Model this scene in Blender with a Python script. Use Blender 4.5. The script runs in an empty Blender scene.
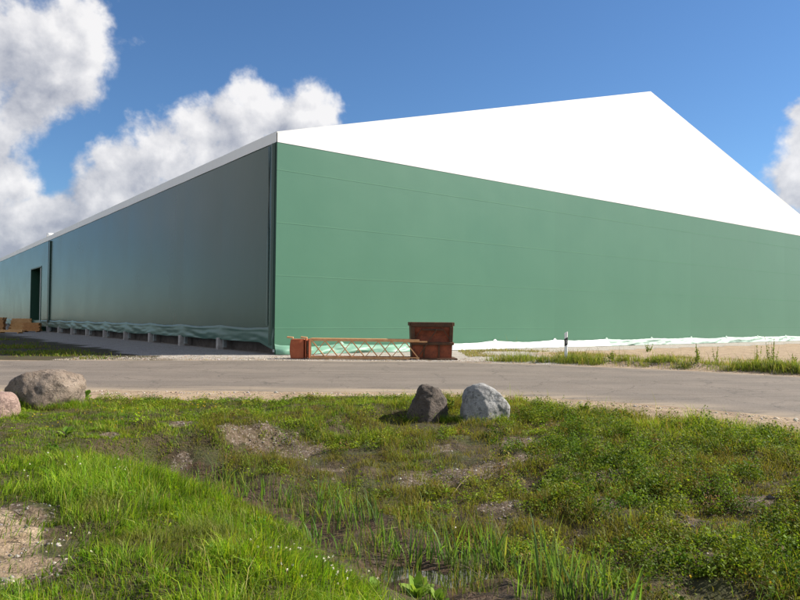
import bpy, math, random
import numpy as np
from mathutils import Matrix, Vector, noise as mnoise

random.seed(7)
rng = np.random.default_rng(11)
SC = bpy.context.scene
COL = SC.collection

# ------------------------------------------------------------------ camera, sky, sun, exposure
FPX, PITCH, ROLL, CAMH = 688.3, 0.0278, -0.0086, 1.635
cp, sp = math.cos(PITCH), math.sin(PITCH)
cF = np.array([0, cp, sp]); cU = np.array([0, -sp, cp]); cR = np.array([1., 0, 0])
c_, s_ = math.cos(ROLL), math.sin(ROLL)
cR2 = c_ * cR - s_ * cU
cU2 = s_ * cR + c_ * cU
cam = bpy.data.cameras.new('camera')
cam_o = bpy.data.objects.new('camera', cam)
COL.objects.link(cam_o)
cam.sensor_width = 36.0
cam.lens = 36.0 * FPX / 800.0
cam.clip_end = 3000.0
cam.clip_start = 0.1
M4 = Matrix(((cR2[0], cU2[0], -cF[0], 0), (cR2[1], cU2[1], -cF[1], 0), (cR2[2], cU2[2], -cF[2], CAMH), (0, 0, 0, 1)))
cam_o.matrix_world = M4
SC.camera = cam_o


def ray(px, py):
    """direction of the sight line through a point of the photograph (800 x 600)"""
    d = cF * FPX + cR2 * (px - 400.0) - cU2 * (py - 300.0)
    return d / np.linalg.norm(d)


SUN_EL = math.radians(37.0)
SUN_AZ = Vector((0.97, 0.24, 0)).normalized()
SUN_DIR = Vector((SUN_AZ.x * math.cos(SUN_EL), SUN_AZ.y * math.cos(SUN_EL), math.sin(SUN_EL)))
sun = bpy.data.lights.new('sun', 'SUN')
sun.energy = 5.0
sun.angle = math.radians(0.53)
sun.color = (1.0, 0.93, 0.82)
sun_o = bpy.data.objects.new('sun', sun)
COL.objects.link(sun_o)
sun_o.location = (30, 0, 40)
sun_o.rotation_euler = (-SUN_DIR).to_track_quat('-Z', 'Y').to_euler()

vs = SC.view_settings
vs.view_transform = 'Standard'
vs.look = 'None'
vs.gamma = 1.0
vs.use_curve_mapping = False
vs.exposure = 0.90


class NT:
    """small helper for writing node trees"""
    def __init__(self, tree):
        self.t = tree
        self.n = tree.nodes
        self.l = tree.links

    def node(self, typ, **kw):
        nd = self.n.new(typ)
        for k, v in kw.items():
            setattr(nd, k, v)
        return nd

    def put(self, sock, v):
        if v is None:
            return
        if isinstance(v, bpy.types.NodeSocket):
            self.l.new(v, sock)
        elif isinstance(v, (tuple, list)):
            if sock.type == 'RGBA' and len(v) == 3:
                v = (*v, 1)
            sock.default_value = v
        else:
            sock.default_value = v

    def math(self, op, a, b=None, c=None, clamp=False):
        nd = self.node('ShaderNodeMath', operation=op)
        nd.use_clamp = clamp
        self.put(nd.inputs[0], a)
        self.put(nd.inputs[1], b)
        self.put(nd.inputs[2], c)
        return nd.outputs[0]

    def vmath(self, op, a, b=None, out=0):
        nd = self.node('ShaderNodeVectorMath', operation=op)
        self.put(nd.inputs[0], a)
        self.put(nd.inputs[1], b)
        return nd.outputs[out]

    def mix(self, f, a, b, typ='MIX'):
        nd = self.node('ShaderNodeMix', data_type='RGBA', blend_type=typ)
        self.put(nd.inputs[0], f)
        self.put(nd.inputs[6], a)
        self.put(nd.inputs[7], b)
        return nd.outputs[2]

    def noise(self, vec, scale, detail=4, rough=.55, lac=2.0, dist=0.0):
        nd = self.node('ShaderNodeTexNoise')
        if vec is not None:
            self.put(nd.inputs['Vector'], vec)
        nd.inputs['Scale'].default_value = scale
        nd.inputs['Detail'].default_value = detail
        nd.inputs['Roughness'].default_value = rough
        nd.inputs['Lacunarity'].default_value = lac
        nd.inputs['Distortion'].default_value = dist
        return nd

    def ss(self, v, a, b, lo=0.0, hi=1.0):
        nd = self.node('ShaderNodeMapRange', interpolation_type='SMOOTHSTEP')
        self.put(nd.inputs[0], v)
        nd.inputs[1].default_value = a
        nd.inputs[2].default_value = b
        nd.inputs[3].default_value = lo
        nd.inputs[4].default_value = hi
        return nd.outputs[0]

    def lin(self, v, a, b, lo=0.0, hi=1.0):
        nd = self.node('ShaderNodeMapRange')
        self.put(nd.inputs[0], v)
        nd.inputs[1].default_value = a
        nd.inputs[2].default_value = b
        nd.inputs[3].default_value = lo
        nd.inputs[4].default_value = hi
        return nd.outputs[0]


world = bpy.data.worlds.new('World')
SC.world = world
world.use_nodes = True
W = NT(world.node_tree)
W.n.clear()
sky = W.node('ShaderNodeTexSky', sky_type='NISHITA')
sky.sun_disc = False
sky.sun_elevation = SUN_EL
sky.sun_rotation = math.atan2(SUN_AZ.x, SUN_AZ.y)
sky.altitude = 50
sky.air_density = 1.0
sky.dust_density = 0.1
sky.ozone_density = 1.4
SKY_STRENGTH = 0.07
tc = W.node('ShaderNodeTexCoord')
dirv = W.vmath('NORMALIZE', tc.outputs['Generated'])
# cumulus: soft lobes at real sky directions, broken up by noise
CLOUDS = []          # (direction, angular radius, vertical squash unused)
for px, py, r in [(20, 40, .085), (70, 25, .075), (-25, 80, .085), (50, 75, .06), (95, 22, .04), (-70, 20, .14), (18, 108, .05), (88, 55, .035), (-15, 130, .05),
                  (268, 118, .062), (238, 130, .06), (305, 115, .05), (200, 140, .055), (215, 160, .07), (170, 160, .055), (130, 175, .055),
                  (105, 190, .05), (150, 205, .06), (325, 108, .03), (255, 95, .04), (115, 160, .035),
                  (15, 185, .05), (-20, 200, .07), (40, 215, .045), (20, 240, .06), (75, 215, .045), (-60, 240, .09), (60, 235, .05),
                  (800, 180, .05), (815, 140, .055), (840, 200, .08), (790, 200, .03), (805, 110, .025), (850, 120, .06)]:
    CLOUDS.append((ray(px, py), r))
N_VIEW = len(CLOUDS)
for k in range(17):                      # unseen cumulus round the rest of the sky, enlarged to whiten the shade fill
    az = math.radians(rng.uniform(62, 298))
    el = math.radians(rng.uniform(6, 55))
    for j in range(1):
        a2 = az + rng.normal() * .08
        e2 = el + rng.normal() * .03
        CLOUDS.append((np.array([math.sin(a2) * math.cos(e2), math.cos(a2) * math.cos(e2), math.sin(e2)]), rng.uniform(.18, .42)))
warp = W.noise(dirv, 9.0, 5, .6)
wv = W.vmath('SUBTRACT', warp.outputs['Color'], (.5, .5, .5))
wsc = W.node('ShaderNodeVectorMath', operation='SCALE')
W.put(wsc.inputs[0], wv)
wsc.inputs['Scale'].default_value = 0.07
dv2 = W.vmath('ADD', dirv, wsc.outputs[0])


def lobes(vec, lst):
    acc = None
    for c, r in lst:
        dd = W.vmath('DISTANCE', vec, tuple(float(v) for v in c), out=1)
        f = W.math('MULTIPLY_ADD', dd, -1.0 / r, 1.0)
        acc = f if acc is None else W.math('SMOOTH_MAX', acc, f, 0.22)
    return acc


field = lobes(dv2, CLOUDS)
# the same lobes a little towards the sun: where they thin out, the billow is lit
off = SUN_DIR * 0.045 + Vector((0, 0, .018))
field_s = lobes(W.vmath('ADD', dv2, tuple(off)), CLOUDS[:N_VIEW])
n1 = W.noise(dirv, 15.0, 8, .56, 2.15, .1)
n2 = W.noise(W.vmath('ADD', dirv, tuple(SUN_DIR * 0.022)), 15.0, 5, .5, 2.15, .1)
nl = W.noise(dirv, 6.0, 4, .5)
dens = W.math('ADD', field, W.math('MULTIPLY_ADD', n1.outputs['Fac'], 1.7, -0.88))
alpha = W.ss(dens, -0.06, 0.44)
rel = W.math('SUBTRACT', n1.outputs['Fac'], n2.outputs['Fac'])
big = W.math('SUBTRACT', field, W.math('MAXIMUM', field_s, -0.5))
thick = W.ss(dens, 0.2, 1.0)
sep = W.node('ShaderNodeSeparateXYZ')
W.put(sep.inputs[0], dirv)
sh = W.math('MULTIPLY_ADD', rel, 2.3, 0.60)
sh = W.math('MULTIPLY_ADD', W.math('MINIMUM', W.math('MAXIMUM', big, -.6), .9), 0.55, sh)
sh = W.math('MULTIPLY_ADD', thick, -0.22, sh)
sh = W.math('ADD', sh, W.math('ADD', W.lin(sep.outputs[2], .06, .36, -.26, .06), W.math('MULTIPLY_ADD', nl.outputs['Fac'], .8, -0.40)), clamp=True)
ccol = W.mix(sh, (2.95, 3.15, 3.75), (7.4, 7.3, 7.3))
skyblue = W.mix(1.0, sky.outputs[0], (.52, .74, .97), 'MULTIPLY')
skyc = W.mix(W.math('MULTIPLY', alpha, 0.95), skyblue, ccol)
bg = W.node('ShaderNodeBackground')
W.put(bg.inputs['Color'], skyc)
bg.inputs['Strength'].default_value = SKY_STRENGTH
wo = W.node('ShaderNodeOutputWorld')
W.l.new(bg.outputs[0], wo.inputs['Surface'])
world.cycles.sampling_method = 'MANUAL'
world.cycles.sample_map_resolution = 512


# ------------------------------------------------------------------ helpers
def tag(o, label=None, cat=None, group=None, kind=None):
    if label: o['label'] = label
    if cat: o['category'] = cat
    if group: o['group'] = group
    if kind: o['kind'] = kind
    return o


def empty(name, loc, rz=0.0):
    o = bpy.data.objects.new(name, None)
    COL.objects.link(o)
    o.location = loc
    o.rotation_euler = (0, 0, rz)
    o.empty_display_size = 0.3
    return o


def link_mesh(name, me, mat=None, parent=None):
    if mat is not None:
        me.materials.append(mat)
    o = bpy.data.objects.new(name, me)
    COL.objects.link(o)
    if parent is not None:
        o.parent = parent
    return o


class MB:
    def __init__(self):
        self.v = []
        self.f = []
        self.sm = []

    def add(self, vs_, fs, smooth=False):
        b = len(self.v)
        self.v += [tuple(map(float, p)) for p in vs_]
        self.f += [tuple(b + i for i in f) for f in fs]
        self.sm += [smooth] * len(fs)
        return self

    def box(self, c, s, rot=None, ch=0.0):
        """box with chamfered edges"""
        hx, hy, hz = s[0] / 2, s[1] / 2, s[2] / 2
        if ch <= 0:
            P = [(x, y, z) for x in (-hx, hx) for y in (-hy, hy) for z in (-hz, hz)]
            F = [(0, 1, 3, 2), (4, 6, 7, 5), (0, 4, 5, 1), (2, 3, 7, 6), (0, 2, 6, 4), (1, 5, 7, 3)]
        else:
            ch = min(ch, hx * .9, hy * .9, hz * .9)
            P, idx = [], {}
            for sx in (-1, 1):
                for sy in (-1, 1):
                    for sz in (-1, 1):
                        for a in range(3):
                            p = [sx * (hx - ch), sy * (hy - ch), sz * (hz - ch)]
                            p[a] = (sx * hx, sy * hy, sz * hz)[a]
                            idx[(sx, sy, sz, a)] = len(P)
                            P.append(tuple(p))
            F = []
            for a in range(3):
                b, c2 = (a + 1) % 3, (a + 2) % 3
                for sg in (-1, 1):
                    q = []
                    for (u, w) in ((-1, -1), (1, -1), (1, 1), (-1, 1)):
                        k = [0, 0, 0]
                        k[a], k[b], k[c2] = sg, u, w
                        q.append(idx[(*k, a)])
                    F.append(tuple(q if sg > 0 else q[::-1]))
                for sb in (-1, 1):
                    for sc2 in (-1, 1):
                        k0, k1 = [0, 0, 0], [0, 0, 0]
                        k0[a], k1[a] = -1, 1
                        for k in (k0, k1):
                            k[b], k[c2] = sb, sc2
                        q = [idx[(*k0, b)], idx[(*k1, b)], idx[(*k1, c2)], idx[(*k0, c2)]]
                        F.append(tuple(q if sb * sc2 > 0 else q[::-1]))
            for sx in (-1, 1):
                for sy in (-1, 1):
                    for sz in (-1, 1):
                        q = [idx[(sx, sy, sz, a)] for a in range(3)]
                        F.append(tuple(q if sx * sy * sz > 0 else q[::-1]))
        if rot is not None:
            P = [rot @ Vector(p) for p in P]
        P = [(p[0] + c[0], p[1] + c[1], p[2] + c[2]) for p in P]
        return self.add(P, F)

    def bar(self, a, b, w, h, ch=0.004, up=(0, 0, 1)):
        """rectangular bar from a to b"""
        a, b = Vector(a), Vector(b)
        d = (b - a)
        L = d.length
        d.normalize()
        u = Vector(up)
        s = d.cross(u)
        if s.length < 1e-4:
            s = d.cross(Vector((0, 1, 0)))
        s.normalize()
        u = s.cross(d)
        R = Matrix((d, -s, u)).transposed()
        return self.box((a + b) / 2, (L, w, h), R, ch)

    def tube(self, pts, r, n=8, cap=True):
        rings = []
        pts = [Vector(p) for p in pts]
        rr = r if isinstance(r, (list, tuple)) else [r] * len(pts)
        V, F = [], []
        for i, p in enumerate(pts):
            d = (pts[min(i + 1, len(pts) - 1)] - pts[max(i - 1, 0)]).normalized()
            s = d.cross(Vector((0, 0, 1)))
            if s.length < 1e-3:
                s = Vector((1, 0, 0))
            s.normalize()
            u = s.cross(d)
            for k in range(n):
                a = 2 * math.pi * k / n
                V.append(p + (s * math.cos(a) + u * math.sin(a)) * rr[i])
        for i in range(len(pts) - 1):
            for k in range(n):
                F.append((i * n + k, i * n + (k + 1) % n, (i + 1) * n + (k + 1) % n, (i + 1) * n + k))
        if cap:
            F.append(tuple(range(n - 1, -1, -1)))
            F.append(tuple((len(pts) - 1) * n + k for k in range(n)))
        return self.add(V, F, True)

    def grid(self, fn, nu, nv, smooth=True, flip=False):
        V = [fn(i / nu, j / nv) for i in range(nu + 1) for j in range(nv + 1)]
        F = []
        for i in range(nu):
            for j in range(nv):
                q = (i * (nv + 1) + j, (i + 1) * (nv + 1) + j, (i + 1) * (nv + 1) + j + 1, i * (nv + 1) + j + 1)
                F.append(q[::-1] if flip else q)
        return self.add(V, F, smooth)

    def build(self, name, mat, parent=None):
        me = bpy.data.meshes.new(name)
        me.from_pydata(self.v, [], self.f)
        me.polygons.foreach_set('use_smooth', self.sm)
        me.update()
        return link_mesh(name, me, mat, parent)


def np_mesh(name, V, F, mat, col=None, smooth=False, parent=None, extra=None):
    """mesh straight from numpy; F is (n,3) or (n,4); col is a per-vertex colour"""
    me = bpy.data.meshes.new(name)
    V = np.ascontiguousarray(V, np.float32)
    F = np.ascontiguousarray(F, np.int32)
    k = F.shape[1]
    me.vertices.add(len(V))
    me.vertices.foreach_set('co', V.ravel())
    me.loops.add(F.size)
    me.loops.foreach_set('vertex_index', F.ravel())
    me.polygons.add(len(F))
    me.polygons.foreach_set('loop_start', np.arange(0, F.size, k, dtype=np.int32))
    me.polygons.foreach_set('loop_total', np.full(len(F), k, np.int32))
    me.update(calc_edges=True)
    if smooth:
        me.polygons.foreach_set('use_smooth', np.ones(len(F), bool))
    for nm, arr in ([('tint', col)] if col is not None else []) + (extra or []):
        at = me.attributes.new(nm, 'FLOAT_COLOR', 'POINT')
        c = np.ones((len(V), 4), np.float32)
        c[:, :arr.shape[1]] = arr
        at.data.foreach_set('color', c.ravel())
    return link_mesh(name, me, mat, parent)


# value noise in numpy, for terrain and for scattering
_tab = rng.random((256, 256)).astype(np.float64)


def vn(x, y, sc=1.0, seed=0):
    x = np.asarray(x, float) * sc + 17.3 * seed + 1000.5
    y = np.asarray(y, float) * sc + 9.1 * seed + 1000.5
    xi, yi = np.floor(x).astype(int), np.floor(y).astype(int)
    fx, fy = x - xi, y - yi
    fx = fx * fx * (3 - 2 * fx)
    fy = fy * fy * (3 - 2 * fy)
    g = lambda a, b: _tab[a % 256, b % 256]
    return (g(xi, yi) * (1 - fx) + g(xi + 1, yi) * fx) * (1 - fy) + (g(xi, yi + 1) * (1 - fx) + g(xi + 1, yi + 1) * fx) * fy


def fbm(x, y, sc=1.0, seed=0, o=4, g=.5):
    a, t, s = 1.0, 0.0, 0.0
    for k in range(o):
        t = t + a * vn(x, y, sc * 2 ** k, seed + 3 * k)
        s += a
        a *= g
    return t / s


def sst(v, a, b):
    t = np.clip((np.asarray(v, float) - a) / (b - a), 0, 1)
    return t * t * (3 - 2 * t)


# ------------------------------------------------------------------ materials
def new_mat(name):
    m = bpy.data.materials.new(name)
    m.use_nodes = True
    t = NT(m.node_tree)
    b = t.n['Principled BSDF']
    return m, t, b


def bump(t, b, h, dist, strength=1.0):
    nd = t.node('ShaderNodeBump')
    nd.inputs['Strength'].default_value = strength
    nd.inputs['Distance'].default_value = dist
    t.put(nd.inputs['Height'], h)
    t.l.new(nd.outputs[0], b.inputs['Normal'])


def obj_co(t):
    return t.node('ShaderNodeTexCoord').outputs['Object']


def mat_fabric(name, col, rough, spec=.5, streak=.10, coat=0.0, transl=0.0):
    m, t, b = new_mat(name)
    g = t.node('ShaderNodeNewGeometry')
    P = g.outputs['Position']
    n = t.noise(P, .35, 5, .6)
    mp = t.node('ShaderNodeMapping')
    t.put(mp.inputs[0], P)
    mp.inputs['Scale'].default_value = (1, 1, .06)
    n2 = t.noise(mp.outputs[0], 2.2, 5, .6)
    info = t.node('ShaderNodeObjectInfo')
    f = t.math('ADD', t.math('MULTIPLY', n.outputs['Fac'], .6), t.math('MULTIPLY', n2.outputs['Fac'], .4))
    lo = tuple(c * (1 - streak) for c in col)
    hi = tuple(min(1, c * (1 + streak)) for c in col)
    c1 = t.mix(t.ss(f, .35, .65), lo, hi)
    c1 = t.mix(t.math('MULTIPLY', info.outputs['Random'], .22), c1, tuple(c * .8 for c in col))
    t.put(b.inputs['Base Color'], c1)
    t.put(b.inputs['Roughness'], t.math('MULTIPLY_ADD', n.outputs['Fac'], .12, rough - .06))
    b.inputs['Specular IOR Level'].default_value = spec
    b.inputs['Coat Weight'].default_value = coat
    b.inputs['Coat Roughness'].default_value = rough
    wv_ = t.noise(P, .9, 3, .5)
    wv2 = t.noise(P, 8.0, 3, .5)
    h = t.math('ADD', wv_.outputs['Fac'], t.math('MULTIPLY', wv2.outputs['Fac'], .03))
    bump(t, b, h, .020, .28)
    return m


def mat_rough(name, cols, sc, rough=.8, bd=.01, spec=.3, det=6, metal=0.0, p=(.35, .65)):
    m, t, b = new_mat(name)
    co = obj_co(t)
    n = t.noise(co, sc, det, .62)
    n2 = t.noise(co, sc * 4.3, det, .6)
    c = t.mix(t.ss(n.outputs['Fac'], *p), cols[0], cols[1])
    if len(cols) > 2:
        c = t.mix(t.ss(n2.outputs['Fac'], .55, .72), c, cols[2])
    t.put(b.inputs['Base Color'], c)
    b.inputs['Roughness'].default_value = rough
    b.inputs['Specular IOR Level'].default_value = spec
    b.inputs['Metallic'].default_value = metal
    bump(t, b, t.math('ADD', n.outputs['Fac'], t.math('MULTIPLY', n2.outputs['Fac'], .5)), bd)
    return m


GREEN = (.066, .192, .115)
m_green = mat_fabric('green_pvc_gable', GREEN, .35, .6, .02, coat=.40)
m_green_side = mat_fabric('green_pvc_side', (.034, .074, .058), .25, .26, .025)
m_seam = mat_fabric('green_pvc_weld', (.096, .240, .150), .4, .5, .03)
m_white = mat_fabric('white_pvc', (.82, .82, .81), .45, .4, .02)
m_skirt_pale = mat_fabric('pale_skirt_pvc', (.29, .40, .34), .6, .3, .14)
m_skirt_mid = mat_fabric('mid_green_skirt_pvc', (.15, .31, .225), .5, .35, .12)
m_edge = mat_fabric('pale_edge_pvc', (.16, .24, .24), .4, .5, .05)
m_skirt_white = mat_fabric('white_skirt_sheet', (.62, .67, .64), .55, .3, .10)
m_skirt_green = mat_fabric('green_skirt_pvc', (.042, .105, .083), .33, .45, .10)
m_concrete = mat_rough('pale_concrete', [(.30, .275, .26), (.42, .39, .37), (.22, .20, .19)], 3.0, .9, .004)
m_plinth = mat_rough('dark_plinth_board', [(.075, .06, .055), (.12, .10, .09), (.05, .042, .04)], 2.2, .9, .004)
m_alu = mat_rough('aluminium_profile', [(.42, .45, .45), (.52, .54, .54)], 3.0, .4, .001, .5, metal=.6)
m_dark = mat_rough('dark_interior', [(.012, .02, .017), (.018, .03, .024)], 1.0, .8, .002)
m_door_green = mat_fabric('dark_green_door', (.012, .06, .034), .45, .5, .08)
m_rust = mat_rough('rust_steel', [(.15, .042, .02), (.25, .065, .028), (.07, .026, .015)], 3.2, .75, .006, .3)
m_rust_dark = mat_rough('dark_rust_steel', [(.060, .034, .020), (.10, .045, .022), (.04, .027, .017)], 4.2, .8, .006, .3)
m_rust_red = mat_rough('red_oxide_steel', [(.30, .070, .026), (.36, .095, .036), (.17, .045, .02)], 3.2, .65, .004, .35)
m_tan = mat_rough('faded_orange_steel', [(.55, .28, .12), (.64, .36, .17), (.38, .15, .06)], 6.0, .6, .003, .35)
m_wood = mat_rough('fresh_timber', [(.62, .33, .13), (.70, .41, .18), (.48, .24, .09)], 5.0, .8, .003)
m_wood_old = mat_rough('brown_timber', [(.42, .20, .075), (.50, .25, .10), (.30, .14, .055)], 5.0, .85, .003)
m_stalk = mat_rough('dry_stalk', [(.26, .19, .115), (.36, .28, .18), (.17, .12, .07)], 20.0, .85, .001)
m_post_white = mat_rough('white_post_plastic', [(.74, .74, .72), (.82, .82, .80), (.60, .58, .54)], 6.0, .45, .001, .5, p=(.3, .5))
m_post_black = mat_rough('black_post_band', [(.012, .012, .013), (.02, .02, .02)], 6.0, .5, .001, .5)


def mat_rock(name, base, light, dark, tint, sc=1.0, bd=.07):
    m, t, b = new_mat(name)
    co = obj_co(t)
    big = t.noise(co, 2.6 * sc, 6, .65)
    sp_ = t.noise(co, 26 * sc, 4, .7)
    fine = t.noise(co, 90 * sc, 3, .6)
    cr = t.noise(co, 5.5 * sc, 8, .72, 2.1, .4)
    c = t.mix(t.ss(big.outputs['Fac'], .36, .62), base, light)
    c = t.mix(t.math('MULTIPLY', t.ss(sp_.outputs['Fac'], .55, .62), .7), c, tint)
    c = t.mix(t.math('MULTIPLY', t.ss(fine.outputs['Fac'], .54, .62), .8), c, dark)
    c = t.mix(t.math('MULTIPLY', t.ss(cr.outputs['Fac'], .53, .58), .7), c, dark)
    t.put(b.inputs['Base Color'], c)
    b.inputs['Roughness'].default_value = .85
    b.inputs['Specular IOR Level'].default_value = .3
    h = t.math('ADD', cr.outputs['Fac'], t.math('MULTIPLY', sp_.outputs['Fac'], .35))
    bump(t, b, h, bd, 1.0)
    return m


m_rock_tan = mat_rock('tan_granite', (.20, .155, .12), (.31, .25, .20), (.07, .054, .044), (.25, .175, .125))
m_rock_pink = mat_rock('pink_granite', (.31, .20, .165), (.39, .28, .235), (.16, .105, .09), (.41, .28, .23))
m_rock_dark = mat_rock('dark_basalt', (.075, .060, .050), (.13, .105, .088), (.03, .026, .023), (.105, .075, .055))
m_rock_grey = mat_rock('pale_grey_granite', (.27, .265, .26), (.43, .425, .415), (.10, .097, .093), (.36, .355, .34))


def mat_leaf(name, rough=.5, transl=.35, spec=.35):
    m, t, b = new_mat(name)
    at = t.node('ShaderNodeAttribute', attribute_name='tint')
    t.put(b.inputs['Base Color'], at.outputs['Color'])
    b.inputs['Roughness'].default_value = rough
    b.inputs['Specular IOR Level'].default_value = spec
    tr = t.node('ShaderNodeBsdfTranslucent')
    t.put(tr.inputs['Color'], t.mix(1.0, at.outputs['Color'], (1.25, 1.2, .6), 'MULTIPLY'))
    mx = t.node('ShaderNodeMixShader')
    mx.inputs[0].default_value = transl
    t.l.new(b.outputs[0], mx.inputs[1])
    t.l.new(tr.outputs[0], mx.inputs[2])
    t.l.new(mx.outputs[0], t.n['Material Output'].inputs['Surface'])
    return m


m_grass = mat_leaf('grass_blades', .55, .48, .18)
m_weed = mat_leaf('weed_leaves', .6, .42, .14)
m_dry = mat_leaf('dry_straw', .8, .15, .2)
m_flower = mat_leaf('flower_petals', .7, .3, .2)


def mat_tinted(name, rough=.9, bd=.004, sc=60):
    m, t, b = new_mat(name)
    at = t.node('ShaderNodeAttribute', attribute_name='tint')
    n = t.noise(obj_co(t), sc, 4, .6)
    t.put(b.inputs['Base Color'], t.mix(t.ss(n.outputs['Fac'], .3, .7), t.mix(1., at.outputs['Color'], (.7, .7, .7), 'MULTIPLY'), at.outputs['Color']))
    b.inputs['Roughness'].default_value = rough
    bump(t, b, n.outputs['Fac'], bd)
    return m


m_stone = mat_tinted('small_stones')

# ------------------------------------------------------------------ terrain
UD = np.array([.670, -.742]); UD /= np.linalg.norm(UD)
ND = np.array([UD[1] * -1, UD[0]])          # towards the road
ORG = np.array([.37, 6.30])


def y_near(x):
    x = np.asarray(x, float)
    q = np.where(x > 0, 17.2 - .070 * x * x, 17.2 - .0005 * x * x)
    lim = 15.0
    return np.where(x > lim, 17.2 - .07 * lim * lim - 2.1 * (x - lim), q)


def y_far(x):
    x = np.asarray(x, float)
    q = np.where(x > 0, 26.8 - .040 * x * x, 26.8 - .007 * np.minimum(np.abs(x), 15) ** 2)
    lim = 26.0
    return np.where(x > lim, 26.8 - .04 * lim * lim - 2.08 * (x - lim), q)


def ditch_ds(x, y):
    px, py = x - ORG[0], y - ORG[1]
    s = px * UD[0] + py * UD[1]
    d = px * ND[0] + py * ND[1]
    d = d + .07 * np.sin(s * .9 + .7) + .16 * (vn(s, 0 * s, .7, 5) - .5)
    return d, s


def verge(x):
    """width of the bare sandy verge on the near side"""
    x = np.asarray(x, float)
    return .7 + .75 * sst(-x, 1.2, 3.2) * sst(x, -9, -6.5) + 1.15 * sst(x, 2.0, 4.6)


def road_t(x, y):
    """0 at the far kerbless edge, 1 at the near one"""
    yf, yn = y_far(x), y_near(x)
    return (yf - y) / np.maximum(yf - yn, .5)


def terrain(x, y, fine=True):
    x = np.asarray(x, float); y = np.asarray(y, float)
    t = road_t(x, y)
    zroad = -.2 * np.clip(t, 0, 1)
    yn = y_near(x)
    e = (yn - 1.0 - y) * np.where(x > 0, 1 / np.sqrt(1 + (.14 * np.minimum(x, 15)) ** 2), 1.0)
    d, s = ditch_ds(x, y)
    zs = -.22
    # far bank
    dd = np.maximum(d - .38, 0)
    tt = dd / (dd + np.maximum(e, 0) + 1e-6)
    zfar = -.78 + (zs + .78) * np.clip(tt, 0, 1) ** .85
    # near bank
    znear = np.interp(-d, [0, .32, .8, 1.3, 2.0, 2.9], [-.78, -.76, -.53, -.30, -.13, -.04])
    zd = np.where(d > 0, zfar, znear)
    fill = -.20 + .14 * sst(-d, -1, 2.5) - .10 * (vn(x, y, .5, 3))
    k = sst(s + .5 * (vn(x, y, 1.3, 8) - .5), -6.3, -5.5)
    k2 = sst(s, 8, 30)                              # ditch gets shallow far off
    zb = fill * (1 - k) + zd * k
    zb = zb * (1 - k2) + (-.25) * k2
    w = sst(e, -.05, .45)
    z = zroad * (1 - w) + zb * w
    if fine:
        onroad = (t > -.01) & (t < 1.01)
        bankn = (fbm(x, y, 1.1, 2, 5) - .5)
        near = np.exp(-((np.hypot(x, y) / 40) ** 2))
        z = z - w * .42 * np.exp(-((s + 5.15) / .34) ** 2 - ((d - .1) / .40) ** 2)
        ditchy = np.exp(-(d / .9) ** 2) * k
        z = z + w * (.24 * bankn + .10 * (vn(x, y, 3.3, 4) - .5) + .03 * (vn(x, y, 13, 6) - .5)) * near
        z = z + ditchy * w * (.16 * (fbm(x, y, 2.6, 12, 4) - .5) + .03 * sst(-s, 0, 1.5))
        far = sst(y - y_far(x), .15, .9)
        z = z + far * (.11 * (fbm(x, y, .9, 21, 4) - .5) + .015 * (vn(x, y, 6, 22) - .5)) * near
        # low spoil ridge with weeds on the right, beyond the road
        z = z + far * .16 * np.exp(-((y - y_far(x) - 1.3) / .8) ** 2) * sst(x, 3.5, 7) * (.5 + fbm(x, y, 1.2, 31, 3))
        sh_ = np.clip(1 - np.abs(e + .45) / .5, 0, 1)
        z = z + sh_ * .03 * (vn(x, y, 4, 41) - .5)
        z = np.where(onroad, zroad - .0, z)
    return z


def ground_hit(px, py):
    """where the sight line through a point of the photograph meets the terrain"""
    d = ray(px, py)
    t0 = 2.0
    o = np.array([0, 0, CAMH])
    ts = np.concatenate([np.arange(2, 40, .02), np.arange(40, 200, .2)])
    P = o[None] + d[None] * ts[:, None]
    z = terrain(P[:, 0], P[:, 1])
    i = np.argmax(P[:, 2] < z)
    return P[i, 0], P[i, 1], float(z[i])


def graded(lo, a, b, hi, step):
    xs = list(np.arange(a, b + 1e-6, step))
    st = step
    while xs[-1] < hi:
        st *= 1.06
        xs.append(xs[-1] + st)
    st = step
    while xs[0] > lo:
        st *= 1.06
        xs.insert(0, xs[0] - st)
    return np.array(xs)


gx = graded(-900, -8.5, 8.5, 900, .065)
gy = graded(-700, 2.6, 17.6, 1200, .065)
GX, GY = np.meshgrid(gx, gy, indexing='ij')
GZ = terrain(GX, GY)
nx, ny = len(gx), len(gy)
idx = np.arange(nx * ny).reshape(nx, ny)
GF = np.stack([idx[:-1, :-1], idx[1:, :-1], idx[1:, 1:], idx[:-1, 1:]], -1).reshape(-1, 4)

# hall frame (needed for ground zones)
TH = .6488
HC = np.array([-5.567, 30.667])
rV = np.array([math.cos(TH), math.sin(TH)])
lV = np.array([-math.sin(TH), math.cos(TH)])


def hall_local(x, y):
    return (x - HC[0]) * rV[0] + (y - HC[1]) * rV[1], (x - HC[0]) * lV[0] + (y - HC[1]) * lV[1]


BARE = []      # bare patches on the banks, (x, y, radius)
for px, py, r in [(px, py, r * (.76 if px > 60 else 1.0)) for px, py, r in [(12, 548, .55), (0, 522, .5), (16, 572, .42), (265, 440, .75), (300, 452, .7), (235, 432, .5), (330, 470, .5), (420, 480, .7), (470, 470, .8), (540, 455, .7), (590, 440, .6),
                  (600, 475, .6), (500, 505, .5), (180, 470, .45), (560, 425, .5), (520, 440, .6), (440, 450, .5), (160, 480, .3), (110, 436, .25), (180, 425, .3), (610, 510, .35), (690, 520, .3), (760, 500, .35), (720, 560, .3)]]:
    hx, hy, _ = ground_hit(px, py)
    BARE.append((hx, hy, r))


def bare_mask(x, y):
    b = np.zeros_like(x)
    for hx, hy, r in BARE:
        b = np.maximum(b, np.exp(-(((x - hx) ** 2 + (y - hy) ** 2) / (r * r))))
    return np.clip(b, 0, 1)


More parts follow.
